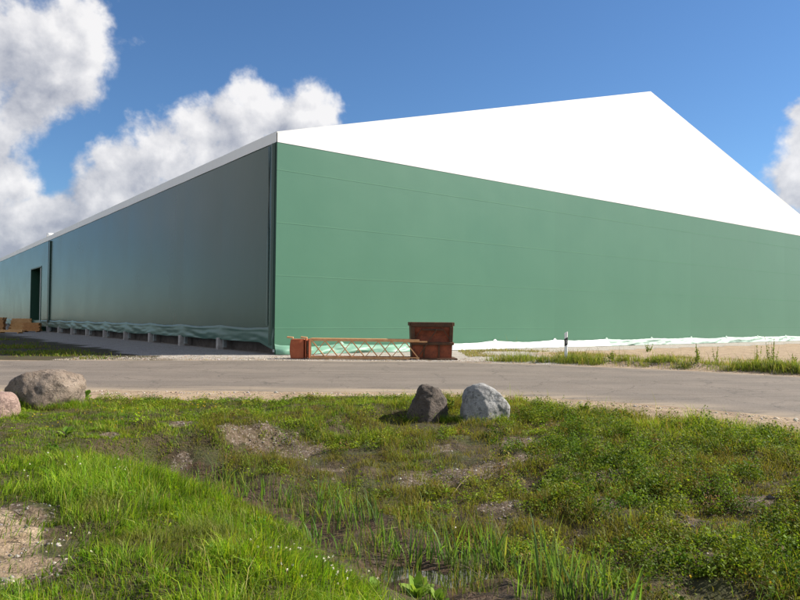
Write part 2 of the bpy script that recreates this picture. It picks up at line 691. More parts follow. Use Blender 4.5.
def zones(x, y):
    d, s = ditch_ds(x, y)
    yn, yf = y_near(x), y_far(x)
    n = fbm(x, y, 1.3, 51, 4) - .5
    e = (yn - verge(x) - y) * np.where(x > 0, 1 / np.sqrt(1 + (.14 * np.minimum(x, 15)) ** 2), 1.0)
    onbank = sst(e + .9 * n, .0, .5)
    sand = (1 - onbank) * (y < yf)
    u, v = hall_local(x, y)
    beyond = y >= yf
    # pale gravel strip round the hall and along the road's far edge; sandy track on the right
    grav = sst(2.0 - np.maximum(-v, 0) + 1.5 * n, .2, 1.2) * (u > -.5)
    grav_l = sst(5.6 + 2.4 * n - np.maximum(-u, 0), 0, 1.2) * (v > -4)
    edge = sst(1.6 + 2.0 * n - (y - yf), 0, .6) * sst(9 - np.abs(x + 1), 0, 4)
    gr = np.where(beyond, np.clip(np.maximum(np.maximum(grav, grav_l), edge), 0, 1), 0)
    mid = sst(8 - np.abs(x), 0, 3)
    gr = np.where(beyond, np.maximum(gr, mid * (u > -3)), gr)

    sd = np.where(beyond, (1 - gr) * sst(x, 0, 6), sand)
    far = sst(np.hypot(x, y - 20), 45, 90)
    sd = sd * (1 - far)
    sd = np.maximum(sd, .9 * sst(-x, 30, 55) * (.4 + .6 * sst(fbm(x, y, .02, 57, 3), .4, .6)))
    gr = gr * (1 - far * (np.maximum(-u, 0) > 12))
    bare = bare_mask(x, y)
    dirt = sst(bare + 1.1 * n + .5 * (fbm(x, y, 4.5, 53, 3) - .5), .42, .8) * onbank
    sandy_bare = np.exp(-((x + 3.2) ** 2 + (y - 5.0) ** 2) / 1.2) * dirt
    sd = np.maximum(sd, sandy_bare)
    mud = np.exp(-((d - .12) / .55) ** 2) * sst(s, -6.0, -5.3) * (1 - sst(s, 8, 20)) * onbank
    return sd, gr, dirt, np.clip(mud * 1.3, 0, 1)


zs_, zg_, zdirt, zmud = zones(GX, GY)
zone = np.stack([zs_, zg_, zdirt, zmud], -1).reshape(-1, 4)

m_ground, t, b = new_mat('bank_soil_sand_gravel')
at = t.node('ShaderNodeAttribute', attribute_name='zone')
sepc = t.node('ShaderNodeSeparateColor')
t.put(sepc.inputs[0], at.outputs['Color'])
Pn = t.node('ShaderNodeNewGeometry').outputs['Position']
nb_ = t.noise(Pn, 1.7, 7, .65)
nm_ = t.noise(Pn, 9, 6, .65)
nf_ = t.noise(Pn, 55, 4, .65)
soil = t.mix(t.ss(nm_.outputs['Fac'], .35, .65), (.040, .030, .017), (.078, .058, .032))
soil = t.mix(t.math('MULTIPLY', t.ss(nb_.outputs['Fac'], .45, .6), .65), soil, (.050, .060, .018))
sandc = t.mix(t.ss(nm_.outputs['Fac'], .3, .68), (.27, .195, .125), (.40, .31, .215))
sandc = t.mix(t.math('MULTIPLY', t.ss(nb_.outputs['Fac'], .44, .62), .75), sandc, (.205, .145, .095))
vor = t.node('ShaderNodeTexVoronoi')
t.put(vor.inputs['Vector'], Pn)
vor.inputs['Scale'].default_value = 22
vcol = t.node('ShaderNodeSeparateColor')
t.put(vcol.inputs[0], vor.outputs['Color'])
stone = t.mix(vcol.outputs[0], (.34, .315, .285), (.60, .57, .53))
gravc = t.mix(t.ss(vor.outputs['Distance'], .25, .6), stone, (.24, .215, .19))
gravc = t.mix(t.math('MULTIPLY', t.ss(nb_.outputs['Fac'], .42, .62), .45), gravc, (.43, .38, .32))
vor2 = t.node('ShaderNodeTexVoronoi')
t.put(vor2.inputs['Vector'], Pn)
vor2.inputs['Scale'].default_value = 34
vc2 = t.node('ShaderNodeSeparateColor')
t.put(vc2.inputs[0], vor2.outputs['Color'])
dirtc = t.mix(t.ss(nm_.outputs['Fac'], .35, .65), (.070, .050, .032), (.140, .104, .072))
dirtc = t.mix(t.math('MULTIPLY', t.ss(vc2.outputs[0], .78, .95), .6), dirtc, (.32, .275, .235))
mudc = t.mix(t.ss(nm_.outputs['Fac'], .35, .65), (.030, .018, .010), (.075, .044, .023))
pert = t.math('MULTIPLY_ADD', nm_.outputs['Fac'], .9, -.45)


def wgt(s, lo=.3, hi=.7):
    return t.ss(t.math('ADD', s, pert), lo, hi)


c = t.mix(wgt(sepc.outputs[2]), soil, dirtc)
c = t.mix(wgt(sepc.outputs[0]), c, sandc)
c = t.mix(wgt(sepc.outputs[1]), c, gravc)
c = t.mix(wgt(at.outputs['Alpha']), c, mudc)
t.put(b.inputs['Base Color'], c)
t.put(b.inputs['Roughness'], t.lin(at.outputs['Alpha'], 0, 1, .95, .55))
b.inputs['Specular IOR Level'].default_value = .25
hh = t.math('ADD', nm_.outputs['Fac'], t.math('MULTIPLY', nf_.outputs['Fac'], .45))
hh = t.math('ADD', hh, t.math('MULTIPLY', vor2.outputs['Distance'], -.25))
bump(t, b, hh, .035, .9)
ground = np_mesh('ground', np.stack([GX, GY, GZ], -1).reshape(-1, 3), GF, m_ground, smooth=True, extra=[('zone', zone)])
tag(ground, 'grassy ditch banks, sandy verges and gravel yard round the hall', kind='structure')

# road: worn asphalt sheet with crumbled edges
m_road, t, b = new_mat('worn_asphalt')
P = t.node('ShaderNodeNewGeometry').outputs['Position']
at = t.node('ShaderNodeAttribute', attribute_name='tint')       # x across the road 0..1
sx = t.node('ShaderNodeSeparateColor')
t.put(sx.inputs[0], at.outputs['Color'])
na = t.noise(P, .5, 6, .6)
mp = t.node('ShaderNodeMapping')
t.put(mp.inputs[0], P)
mp.inputs['Scale'].default_value = (.10, 1, 1)
nstreak = t.noise(mp.outputs[0], 2.2, 6, .6)
nf = t.noise(P, 70, 3, .7)
vo = t.node('ShaderNodeTexVoronoi')
t.put(vo.inputs['Vector'], P)
vo.inputs['Scale'].default_value = 85
vcs = t.node('ShaderNodeSeparateColor')
t.put(vcs.inputs[0], vo.outputs['Color'])
c = t.mix(t.ss(nstreak.outputs['Fac'], .35, .65), (.145, .120, .098), (.19, .158, .130))
c = t.mix(t.math('MULTIPLY', t.ss(na.outputs['Fac'], .45, .62), .5), c, (.22, .182, .148))
c = t.mix(t.math('MULTIPLY', vcs.outputs[0], .4), c, (.10, .086, .075))
c = t.mix(t.math('MULTIPLY', t.ss(vcs.outputs[1], .85, 1.0), .6), c, (.36, .33, .30))
trk = t.math('ABSOLUTE', t.math('SUBTRACT', t.math('FRACT', t.math('MULTIPLY_ADD', sx.outputs[0], 4.0, .1)), .5))
c = t.mix(t.math('MULTIPLY', t.ss(trk, .34, .1), .22), c, (.10, .088, .078))
ck = t.node('ShaderNodeTexVoronoi', feature='DISTANCE_TO_EDGE')
t.put(ck.inputs['Vector'], t.vmath('ADD', P, t.noise(P, 1.5, 4, .6).outputs['Color']))
ck.inputs['Scale'].default_value = .42
c = t.mix(t.math('MULTIPLY', t.ss(ck.outputs['Distance'], .012, .003), .55), c, (.05, .045, .04))
dust = t.math('ADD', t.ss(sx.outputs[0], .84, 1.0), t.ss(sx.outputs[0], .12, 0.0))
c = t.mix(t.math('MULTIPLY', dust, t.ss(nstreak.outputs['Fac'], .3, .75)), c, (.36, .285, .20))
t.put(b.inputs['Base Color'], c)
b.inputs['Roughness'].default_value = .85
b.inputs['Specular IOR Level'].default_value = .3
bump(t, b, t.math('ADD', vo.outputs['Distance'], t.math('MULTIPLY', nf.outputs['Fac'], .6)), .008, .8)
rx = np.concatenate([np.arange(-300, -16, 4.), np.arange(-16, 16, .12), np.arange(16, 60, .8)])
nr = 26
RT = np.linspace(0, 1, nr)
RX, RTT = np.meshgrid(rx, RT, indexing='ij')
yn_ = y_near(RX) - .10 + .22 * (fbm(RX, RX * 0 + 3, .9, 61, 5) - .5) * 2
yf_ = y_far(RX) + .05 + .25 * (fbm(RX, RX * 0 + 7, .8, 63, 5) - .5) * 2
RY = yf_ + (yn_ - yf_) * RTT
tq = np.clip(road_t(RX, RY), 0, 1)
RZ = -.2 * tq + .018
EDGE = (RTT < 1e-6) | (RTT > 1 - 1e-6)
RZ = np.where(EDGE, RZ - .03, RZ)
idr = np.arange(RX.size).reshape(RX.shape)
RF = np.stack([idr[:-1, :-1], idr[:-1, 1:], idr[1:, 1:], idr[1:, :-1]], -1).reshape(-1, 4)
rc = np.stack([RTT, RTT * 0, RTT * 0], -1).reshape(-1, 3)
road = np_mesh('road', np.stack([RX, RY, RZ], -1).reshape(-1, 3), RF, m_road, col=rc, smooth=True)
tag(road, 'worn grey asphalt road curving past the hall', kind='structure')

# water standing in the ditch
m_water, t, b = new_mat('ditch_water')
b.inputs['Base Color'].default_value = (.022, .022, .016, 1)
b.inputs['Roughness'].default_value = .04
b.inputs['Specular IOR Level'].default_value = .6
nw = t.noise(t.node('ShaderNodeNewGeometry').outputs['Position'], 7, 3, .5)
bump(t, b, nw.outputs['Fac'], .004, .5)
wm = MB()
L0 = ORG + UD * -4.0
L1 = ORG + UD * 8.0
WATER_Z = -.825
wm.add([(*(L0 - ND * .75), WATER_Z), (*(L1 - ND * .75), WATER_Z), (*(L1 + ND * .75), WATER_Z), (*(L0 + ND * .75), WATER_Z)], [(0, 1, 2, 3)])
water = wm.build('ditch_water', m_water)
tag(water, 'still dark water at the bottom of the ditch', kind='structure')

# ------------------------------------------------------------------ the hall
H, ZG, HALF, RISE, BAY = 10.0, 9.53, 29.0425, 7.87, 5.1173
SL, K0, NB = 5.602, 6.0619, 20
WID = 2 * HALF
LEN = K0 + SL * NB
hall = empty('storage_hall', (HC[0], HC[1], 0), TH)
tag(hall, 'huge green and white fabric hall with white gable standing behind the road', 'hall')
cols = [0.0] + [HALF + i * BAY for i in range(-5, 6)] + [WID]
ybs = [0.0] + [K0 + SL * i for i in range(NB + 1)]


def roof_z(x):
    return H + RISE * (1 - abs(x - HALF) / HALF)


def gable_y(u, z, amp, ph):
    """billow of a gable panel; u in 0..1 across the bay"""
    return -amp * math.sin(math.pi * u) * (.75 + .25 * math.sin(z * .9 + ph)) - .004


for a, b_ in zip(cols[:-1], cols[1:]):
    amp = random.uniform(.004, .014)
    ph = random.uniform(0, 6)
    w = b_ - a
    e = 0.0
    mb = MB().grid(lambda u, v: (a + e + (w - 2 * e) * u, gable_y(u, .30 + (ZG - .30) * v, amp, ph), .30 + (ZG - .30) * v), 14, 16)
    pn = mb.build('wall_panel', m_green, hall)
    for zz in (8.30, 5.93, 3.56, 1.19):
        sm_ = MB().grid(lambda u, v: (a + e + (w - 2 * e) * u, gable_y(u, zz, amp, ph) - .006, zz - .022 + .044 * v), 14, 1)
        sm_.build('weld_seam', m_seam, pn)
    # white gable field above, panel by panel
    aw = random.uniform(.003, .009)
    gw = MB().grid(lambda u, v: (a + e + (w - 2 * e) * u,
                                 -aw * math.sin(math.pi * u) - .004 - .012,
                                 ZG + (roof_z(a + e + (w - 2 * e) * u) - ZG) * v), 14, 10)
    gw.build('gable_panel', m_white, hall)
# framing behind the panels, seen only as the dark of the joints
for x in cols:
    MB().box((min(max(x, .16), WID - .16), .18, roof_z(x) / 2 - .05), (.2, .26, roof_z(x) - .3), None, .01).build('gable_post', m_alu, hall)
# roof slopes with a short verge
for sgn in (-1, 1):
    def rf(u, v, sgn=sgn):
        x = HALF + sgn * HALF * v * 1.001
        return (x, -.022 + (LEN + .1) * u, roof_z(x) + .004)
    m = MB().grid(rf, 21, 2, False, sgn > 0)
    m.grid(lambda u, v: (lambda p: (p[0], p[1], p[2] - .05))(rf(u, v)), 21, 2, False, sgn < 0)
    m.grid(lambda u, v: (HALF + sgn * HALF * 1.001 * u, -.022, roof_z(HALF + sgn * HALF * 1.001 * u) + .004 - .05 * v), 12, 1, False, sgn < 0)
    m.build('roof_slope', m_white, hall)

DOOR0, DOOR1, DOORH = 55.3, 61.7, 7.1
for y0, y1 in zip(ybs[:-1], ybs[1:]):
    e = 0.0
    amp = random.uniform(.006, .018)
    ph = random.uniform(0, 6)
    w = y1 - y0

    def sx_(y, z):
        u = (y - y0) / w
        return -.005 - amp * max(0, math.sin(math.pi * min(max(u, 0), 1))) * (.75 + .25 * math.sin(z * .8 + ph))
    segs = []
    zb = 1.16
    lo, hi = y0 + e, y1 - e
    d0, d1 = max(lo, DOOR0), min(hi, DOOR1)
    if d1 > d0:
        if d0 > lo: segs.append((lo, d0, zb, ZG))
        if d1 < hi: segs.append((d1, hi, zb, ZG))
        segs.append((d0, d1, DOORH, ZG))
    else:
        segs.append((lo, hi, zb, ZG))
    mb = MB()
    for (ya, yb, za, zt) in segs:
        mb.grid(lambda u, v: (sx_(ya + (yb - ya) * u, za + (zt - za) * v), ya + (yb - ya) * u, za + (zt - za) * v), 12, 14, True, True)
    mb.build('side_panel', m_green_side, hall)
    MB().grid(lambda u, v: (-.03 - .02 * math.sin(math.pi * u), lo + (hi - lo) * u, ZG + (H - ZG + .02) * v), 8, 2, True, True).build('eave_band', m_white, hall)
    MB().box((.16, y1 - .12 if y1 < LEN else y1 - .3, H / 2 - .1), (.2, .2, H - .4), None, .01).build('side_post', m_alu, hall)

    # loose skirt below, folded and sagging between the footing blocks
    if y0 < 100:
        nseg = int(w / .09)
        fold_ph = random.uniform(0, 20)

        def sk(u, v):
            y = y0 + w * u
            blk = 1 - math.sin(math.pi * u) ** .6
            f1 = mnoise.noise((y * .55 + v * 1.3, v * 1.9, 3.1 + fold_ph * .01))
            f2 = mnoise.noise((y * 1.1 - v * 2.6, v * 3.4, 7.7))
            top = 1.25 - .09 * math.sin(math.pi * u) - .02 * f2
            bot = .54 + .05 * f1 - .03 * math.sin(math.pi * u) + .02 * f2
            if y < 1.4: bot -= .28 * (1.4 - y) / 1.4
            z = top + (bot - top) * v
            out = .03 + (.04 * math.sin(math.pi * v) ** .8 + .05 * v) * (.6 + .5 * f1) * (1 - .5 * blk) + .014 * f2 * v + .05 * blk * v + .03 * math.exp(-((v - .12) / .1) ** 2) * (1 - blk)
            if DOOR0 - .1 < y < DOOR1 + .1:
                out = -.25
            return (-max(out, .012 if out > 0 else out), y, z)
        MB().grid(sk, nseg, 14, True, True).build('skirt', m_skirt_green, hall)
for i, y in enumerate(ybs[1:]):
    for sgn in (0,):
        if DOOR0 - .2 < y < DOOR1 + .2: continue
        MB().box((-.02, y, .29), (.34, .26, .62), Matrix.Rotation(random.uniform(-.04, .04), 3, 'Z'), .015).build('footing_block', m_concrete, hall)
for y0, y1 in zip(ybs[:-1], ybs[1:]):
    if y1 > DOOR0 and y0 < DOOR1: continue
    MB().box((.62, (y0 + y1) / 2, .55), (.06, y1 - y0 - .03, 1.2), None, .01).build('plinth_board', m_plinth, hall)
# folded edge profile beside the corner, and the joint between the two sections of the hall
MB().tube([(-.07, .62, 1.3), (-.075, .60, 5), (-.07, .61, ZG - .1)], .06, 10).build('corner_tube', m_edge, hall)
MB().grid(lambda u, v: (-.06 - .05 * math.sin(math.pi * u), .08 + .45 * u, .42 + (ZG - .45) * v), 6, 20, True, True).build('corner_flap', m_green_side, hall)
MB().grid(lambda u, v: (-.02 - .05 * math.sin(2.2 * math.pi * u), -.018 + .1 * u, .25 + (ZG - .25) * v), 6, 12, True, True).build('corner_edge', m_green_side, hall)
JT = ybs[9] - .35
MB().box((-.10, JT + .3, 5.2), (.14, .10, 8.5), None, .02).build('joint_rail', m_plinth, hall)
MB().box((-.09, JT - .02, 5.2), (.12, .34, 8.4), None, .03).build('joint_cover', m_green_side, hall)
# doorway
dr = MB()
dr.box((.55, DOOR0 + .06, DOORH / 2), (1.2, .12, DOORH), None, .01)
dr.build('door_jamb', m_door_green, hall)
MB().box((.55, DOOR1 - .06, DOORH / 2), (1.2, .12, DOORH), None, .01).build('door_jamb', m_door_green, hall)
MB().box((.55, (DOOR0 + DOOR1) / 2, DOORH - .07), (1.2, DOOR1 - DOOR0 - .26, .14), None, .01).build('door_lintel', m_door_green, hall)
MB().box((1.6, (DOOR0 + DOOR1) / 2, DOORH / 2), (.08, DOOR1 - DOOR0 + 2, DOORH), None, .01).build('doorway_dark', m_dark, hall)  # near-black sheet standing in for the unlit hall interior
# back and right walls, inside closed
MB().box((WID - .1, LEN / 2, H / 2), (.2, LEN - .1, H - .05), None, 0).build('rear_wall', m_green_side, hall)
pts = [(.05, LEN, 0), (WID - .25, LEN, 0), (WID - .25, LEN, H - .1), (HALF, LEN, H + RISE - .1), (.05, LEN, H - .1)]
MB().add(pts + [(p[0], p[1] - .15, p[2]) for p in pts], [(4, 3, 2, 1, 0), (5, 6, 7, 8, 9), (0, 1, 6, 5), (1, 2, 7, 6), (2, 3, 8, 7), (3, 4, 9, 8), (4, 0, 5, 9)]).build('end_wall', m_white, hall)
# small white vent cowl on the roof edge, above the section joint
MB().tube([(.6, JT + 4.0, roof_z(.6)), (.6, JT + 4.0, roof_z(.6) + .45)], .35, 12).build('roof_vent', m_white, hall)

# gable skirt: tone set bay by bay, sagging between the posts
for k, (a, b_) in enumerate(zip(cols[:-1], cols[1:])):
    w = b_ - a
    pale = m_skirt_mid if b_ < 9 else (m_skirt_white if a < 22 else m_skirt_pale)
    sg = random.uniform(.05, .13)

    def gs(u, v):
        x = a + w * u
        f1 = mnoise.noise((x * .9 + v * 1.2, v * 1.3, 1.7))
        f2 = mnoise.noise((x * 2.4, v * 3.4, 9.2))
        top = .44 - sg * math.sin(math.pi * u) ** .8 + .02 * f2
        z = top * (1 - v) + .012 + .16 * (1 - v) * v * (f1 + .3)
        f3 = mnoise.noise((x * .55 + 4, v * 4.5 + .5 * math.sin(math.pi * u), 2.2))
        out = .04 + .06 * math.sin(math.pi * u) + (.32 + .22 * f1) * v ** .8 + .04 * f2 * math.sin(math.pi * v) + .025 * f3 * math.sin(math.pi * v)
        if x < .3: out *= .4 + 2 * x
        return (x, -out, max(z, .02) + .02 * (1 - v))
    MB().grid(gs, max(8, int(w / .12)), 12).build('gable_skirt', pale, hall)
    MB().grid(lambda u, v: (a + .01 + (w - .02) * u, .012, .02 + .42 * v), 4, 2).build('skirt_backing', m_green, hall)
    # small pinned peak of sheet at each post
    if 0 < a:
        MB().grid(lambda u, v: (a - .28 + .56 * u, -.06 - .12 * v * math.sin(math.pi * u), .40 + .16 * math.sin(math.pi * u) ** 2 * (1 - v) - .12 * v), 8, 4).build('skirt_tie', pale, hall)

# ------------------------------------------------------------------ rusty girder and bucket in front of the hall
YG = 28.1
gx0 = (291 - 400) / FPX * YG
gird = empty('lattice_girder', (gx0, YG, float(terrain(gx0, YG))), math.radians(.5))
tag(gird, 'tan steel lattice girder with red end box lying in front of the green wall', 'girder')
GH, GL, GD = .82, 5.25, .55
# end box: bulged red plate with side flanges and lugs
eb = MB()
eb.grid(lambda u, v: (.06 + .52 * u - .04 * math.sin(math.pi * v) * (1 - u), -GD / 2 - .10 * math.sin(math.pi * u) - .02, .02 + (GH - .06) * v), 12, 8)
eb.grid(lambda u, v: (.06 - .05 * math.sin(math.pi * v), -GD / 2 + GD * u - .02, .02 + (GH - .06) * v), 6, 8, True, True)
eb.box((.32, GD / 2 - .02, GH / 2), (.52, .03, GH - .06), None, .008)
eb.box((.32, 0, .03), (.5, GD - .02, .03), None, .006)
eb.box((.32, 0, GH - .05), (.5, GD - .02, .03), None, .006)
eb.build('end_box', m_rust_red, gird)
for x in (.66, .78):
    MB().box((x, -.02, GH / 2), (.05, GD + .06, GH - .04), None, .008).build('end_flange', m_rust_red, gird)
MB().box((.72, -.02, .12), (.09, GD - .06, .14), None, .008).build('end_spacer', m_rust, gird)
for x in (.02, .58):
    m = MB().box((x, -GD / 2 + .05, GH + .035), (.26, .12, .07), Matrix.Rotation(.1, 3, 'Y'), .012)
    m.build('lifting_lug', m_tan, gird)
for sy in (-1, 1):
    y = sy * GD / 2
    MB().bar((.83, y, GH - .04), (GL, y, GH - .055), .085, .11, .01).build('top_chord', m_tan, gird)
    MB().bar((.83, y, .05), (GL, y, .05), .085, .10, .01).build('bottom_chord', m_rust if sy > 0 else m_tan, gird)
    NP = 8
    pw = (GL - .95) / NP
    for k in range(NP):
        x0 = .90 + k * pw
        if sy < 0:
            MB().bar((x0, y - .005, GH - .085), (x0 + pw * .98, y - .005, .095), .045, .095, .006, (0, 1, 0)).build('brace', m_tan, gird)
            if k < NP - 1:
                MB().bar((x0 + pw, y + .045, GH - .09), (x0 + .02, y + .045, .10), .03, .062, .004, (0, 1, 0)).build('thin_brace', m_tan, gird)
MB().bar((.86, -GD / 2, .09), (.86, -GD / 2, GH - .08), .05, .05, .006, (0, 1, 0)).build('end_upright', m_tan, gird)

bx0 = (431 - 400) / FPX * 28.6
buck = empty('steel_hopper', (bx0, 28.6, float(terrain(bx0, 28.6))), math.radians(3))
tag(buck, 'dark rusty steel hopper with flared rim beside the lattice girder end', 'hopper')
BW, BD, BH = 1.72, 1.1, 1.52


def hop_wall(front):
    """one tapering sheet wall of the hopper"""
    m = MB()
    y = -BD / 2 if front else BD / 2
    s = -1 if front else 1
    hw = lambda z: BW / 2 - (.06 * (1 - z / BH) if z > .55 else .038 + .03 * (.55 - z) / .55)
    yo = lambda z: y - s * (.10 * math.exp(-((z - .95) / .22) ** 2))
    m.grid(lambda u, v: ((2 * u - 1) * hw(v * BH), yo(v * BH), .03 + v * (BH - .03)), 10, 16, False, not front)
    m.grid(lambda u, v: ((2 * u - 1) * hw(v * BH), yo(v * BH) - s * .03, .03 + v * (BH - .03)), 10, 16, False, front)
    return m


hop_wall(True).build('front_plate', m_rust, buck)
hop_wall(False).build('back_plate', m_rust_dark, buck)
for sx2 in (-1, 1):
    m = MB()
    hw = lambda z: BW / 2 - (.06 * (1 - z / BH) if z > .55 else .038 + .03 * (.55 - z) / .55)
    m.grid(lambda u, v: (sx2 * (hw(v * BH) + .012), (2 * u - 1) * BD / 2, .03 + v * (BH - .03)), 6, 12, False, sx2 > 0)
    m.grid(lambda u, v: (sx2 * (hw(v * BH) - .02), (2 * u - 1) * BD / 2, .03 + v * (BH - .03)), 6, 12, False, sx2 < 0)
    m.build('side_plate', m_rust_dark, buck)
    m = MB().bar((sx2 * (BW / 2 - .09), -BD / 2 - .05, .72), (sx2 * (BW / 2 - .07), -BD / 2 - .05, BH - .19), .07, .14, .01)
    m.build('corner_rib', m_rust_dark, buck)
    MB().bar((sx2 * (BW / 2 - .09), -BD / 2 - .045, .76), (sx2 * (BW / 2 - .42), -BD / 2 - .045, 1.24), .035, .055, .006, (0, 1, 0)).build('gusset_strip', m_rust_dark, buck)
MB().box((0, -BD / 2 - .005, BH - .09), (BW + .005, .07, .20), None, .02).build('rim_band', m_rust_dark, buck)
MB().box((0, BD / 2 + .02, BH - .07), (BW + .02, .08, .15), None, .02).build('rim_band', m_rust_dark, buck)
for sx2 in (-1, 1):
    MB().box((sx2 * (BW / 2 + .03), 0, BH - .07), (.07, BD - .06, .15), None, .015).build('side_rim', m_rust_dark, buck)
MB().box((.02, -BD / 2 - .045, .66), (BW + .03, .15, .13), None, .03).build('middle_flange', m_rust_dark, buck)
MB().box((.03, -BD / 2 - .03, 1.22), (BW * .52, .07, .07), None, .012).build('stiffener', m_rust_dark, buck)
for x in (-.33, .28):
    MB().box((x, -BD / 2 - .025, .34), (.06, .09, .50), None, .01).build('lower_rib', m_rust_dark, buck)
MB().box((.06, -.04, .035), (BW + .22, BD + .3, .07), None, .015).build('base_plate', m_rust_dark, buck)
MB().bar((-BW / 2 - .16, -BD / 2 - .14, .74), (-.20, -BD / 2 - .10, .73), .06, .06, .008).build('tow_bar', m_tan, buck)
MB().bar((-BW / 2 + .30, -BD / 2 - .14, .13), (.18, -BD / 2 - .13, 1.24), .04, .05, .006, (0, 1, 0)).build('diagonal_strut', m_rust_dark, buck)

# ------------------------------------------------------------------ delineator post
px_, py_, pz_ = ground_hit(566, 360.5)
post = empty('marker_post', (px_, py_, pz_), math.radians(-8))
tag(post, 'white roadside marker post with black band on far verge', 'marker post')
PH = 27.5 * py_ / FPX + .02


def prism(z0, z1, r, slant0=0, slant1=0):
    n = 20
    V, F = [], []
    for z, sl in ((z0, slant0), (z1, slant1)):
        for k in range(n):
            a = 2 * math.pi * k / n
            x, y = r * 1.0 * math.cos(a), r * .8 * math.sin(a)
            V.append((x, y, z + sl * x))
    for k in range(n):
        F.append((k, (k + 1) % n, n + (k + 1) % n, n + k))
    F += [tuple(range(n - 1, -1, -1)), tuple(range(n, 2 * n))]
    return MB().add(V, F, False)


prism(-.25, PH, .062, 0, .5).build('post_body', m_post_white, post)
prism(PH * .53, PH * .80, .066, .6, .6).build('black_band', m_post_black, post)
MB().box((.0, -.055, PH * .665), (.04, .012, .14), None, .003).build('reflector', m_concrete, post)


# ------------------------------------------------------------------ boulders
def boulder(name, loc, size, planes, mat, label, rz=0., rough=.06, seed=0, k=14, sub=5):
    """a rounded polytope: flat faces with worn edges, roughened"""
    import bmesh
    bm = bmesh.new()
    bmesh.ops.create_icosphere(bm, subdivisions=sub, radius=1.0)
    me = bpy.data.meshes.new(name)
    bm.to_mesh(me)
    bm.free()
    n = len(me.vertices)
    co = np.empty(n * 3)
    me.vertices.foreach_get('co', co)
    D = co.reshape(-1, 3)
    D /= np.linalg.norm(D, axis=1, keepdims=True)
    acc = np.full(n, float(size) ** -float(k))
    for nv_, dist in planes:
        nv_ = np.array(nv_, float)
        nv_ /= np.linalg.norm(nv_)
        acc += np.clip(D @ nv_ / dist, 0, None) ** k
    R = acc ** (-1.0 / k)
    for i in range(n):
        p = Vector(D[i])
        R[i] *= 1 + rough * (mnoise.fractal(p * 1.7 + Vector((seed * 3.1, 0, 0)), .9, 2.1, 6) + .6 * abs(mnoise.noise(p * 6 + Vector((0, seed, 0)))))
    V = D * R[:, None]
    me.vertices.foreach_set('co', V.ravel())
    me.polygons.foreach_set('use_smooth', np.ones(len(me.polygons), bool))
    me.update()
    o = link_mesh(name, me, mat)
    o.location = loc
    o.rotation_euler = (0, 0, rz)
    return tag(o, label, 'boulder', 'boulders along the road verge')


def at_depth(px, py, Y):
    d = ray(px, py)
    t_ = Y / d[1]
    return np.array([0, 0, CAMH]) + d * t_


ROCKS = []
Y = 14.0
p = at_depth(40, 392, Y)
ROCKS.append((p[0], Y, .8))
boulder('boulder', tuple(p), 1.0,
        [((-.75, 0, .66), .586), ((-.36, -.1, .93), .45), ((-.1, 0, 1), .43), ((.16, .1, .99), .47), ((.79, -.1, .61), .64), ((.98, 0, -.2), .69), ((.62, -.2, -.78), .52),
         ((-.5, -.62, -.60), .40), ((.15, -.95, .25), .53), ((-.55, -.8, .2), .50), ((.6, -.75, .05), .60), ((-.9, -.3, -.2), .70), ((.05, -.75, .65), .47), ((0, 1, .1), .6)],
        m_rock_tan, 'largest boulder, tan and rounded, at the left verge with a dark undercut side', 0, .07, 1, 20)
Y = 12.0
p = at_depth(-3, 409, Y)
ROCKS.append((p[0], Y, .4))
boulder('boulder', tuple(p), .36, [((0, 0, 1), .29), ((.6, -.7, .1), .34), ((0, -.9, .4), .33)], m_rock_pink,
        'smooth pink boulder cut off by the left edge of the photo', .4, .035, 2, 12)
Y = 13.9
p = at_depth(429, 403, Y)
ROCKS.append((p[0], Y, .45))
boulder('boulder', tuple(p), .62,
        [((-.9, 0, .43), .295), ((-.3, .1, .95), .375), ((.32, 0, .95), .33), ((.84, -.1, .54), .30), ((1, 0, .08), .35), ((-.25, -.9, .35), .30), ((.55, -.8, .25), .27),
         ((-.68, -.7, .2), .30), ((.1, -.7, .7), .33), ((0, 1, .2), .35), ((.85, -.5, -.1), .33)],
        m_rock_dark, 'dark brown jagged boulder left of the pale grey one', 0, .11, 3, 40)
Y = 13.8
p = at_depth(486, 402, Y)
ROCKS.append((p[0], Y, .5))
boulder('boulder', tuple(p), .7,
        [((-.99, 0, .11), .44), ((-.83, -.1, .55), .41), ((-.22, .1, .97), .375), ((.40, 0, .92), .295), ((.77, .0, .64), .32), ((1, 0, -.1), .475), ((.12, -.85, .5), .30),
         ((-.5, -.83, .25), .33), ((.55, -.83, -.12), .37), ((-.15, -.6, .8), .345), ((0, 1, .1), .4)],
        m_rock_grey, 'pale grey angular boulder on the near verge beside the dark one', 0, .07, 4, 36)

# ------------------------------------------------------------------ timber by the door
def timber_stack(px, py, w, l, h, rz, mat, label, rows, cols_, lean=0.0, taper=0.0):
    x, y, z = ground_hit(px, py)
    st = empty('timber_stack', (x, y, z), rz)
    tag(st, label, 'timber stack', 'timber stacks by the hall door')
    ph_ = h / rows
    pw_ = w / cols_
    for sx2 in (-.35, .35):
        MB().box((sx2 * l, 0, .05), (.10, w * .95, .10), None, .008).build('bearer', mat, st)
    for r in range(rows):
        for c2 in range(cols_):
            if taper and c2 < taper * r: continue
            o = MB().box((random.uniform(-.06, .06) * l + lean * r * ph_, -w / 2 + pw_ * (c2 + .5), .10 + ph_ * (r + .5)), (l * random.uniform(.93, 1.0), pw_ - .012, ph_ - .010),
                         Matrix.Rotation(random.uniform(-.015, .015), 3, 'Z'), .006)
            o.build('plank', mat, st)
    return st


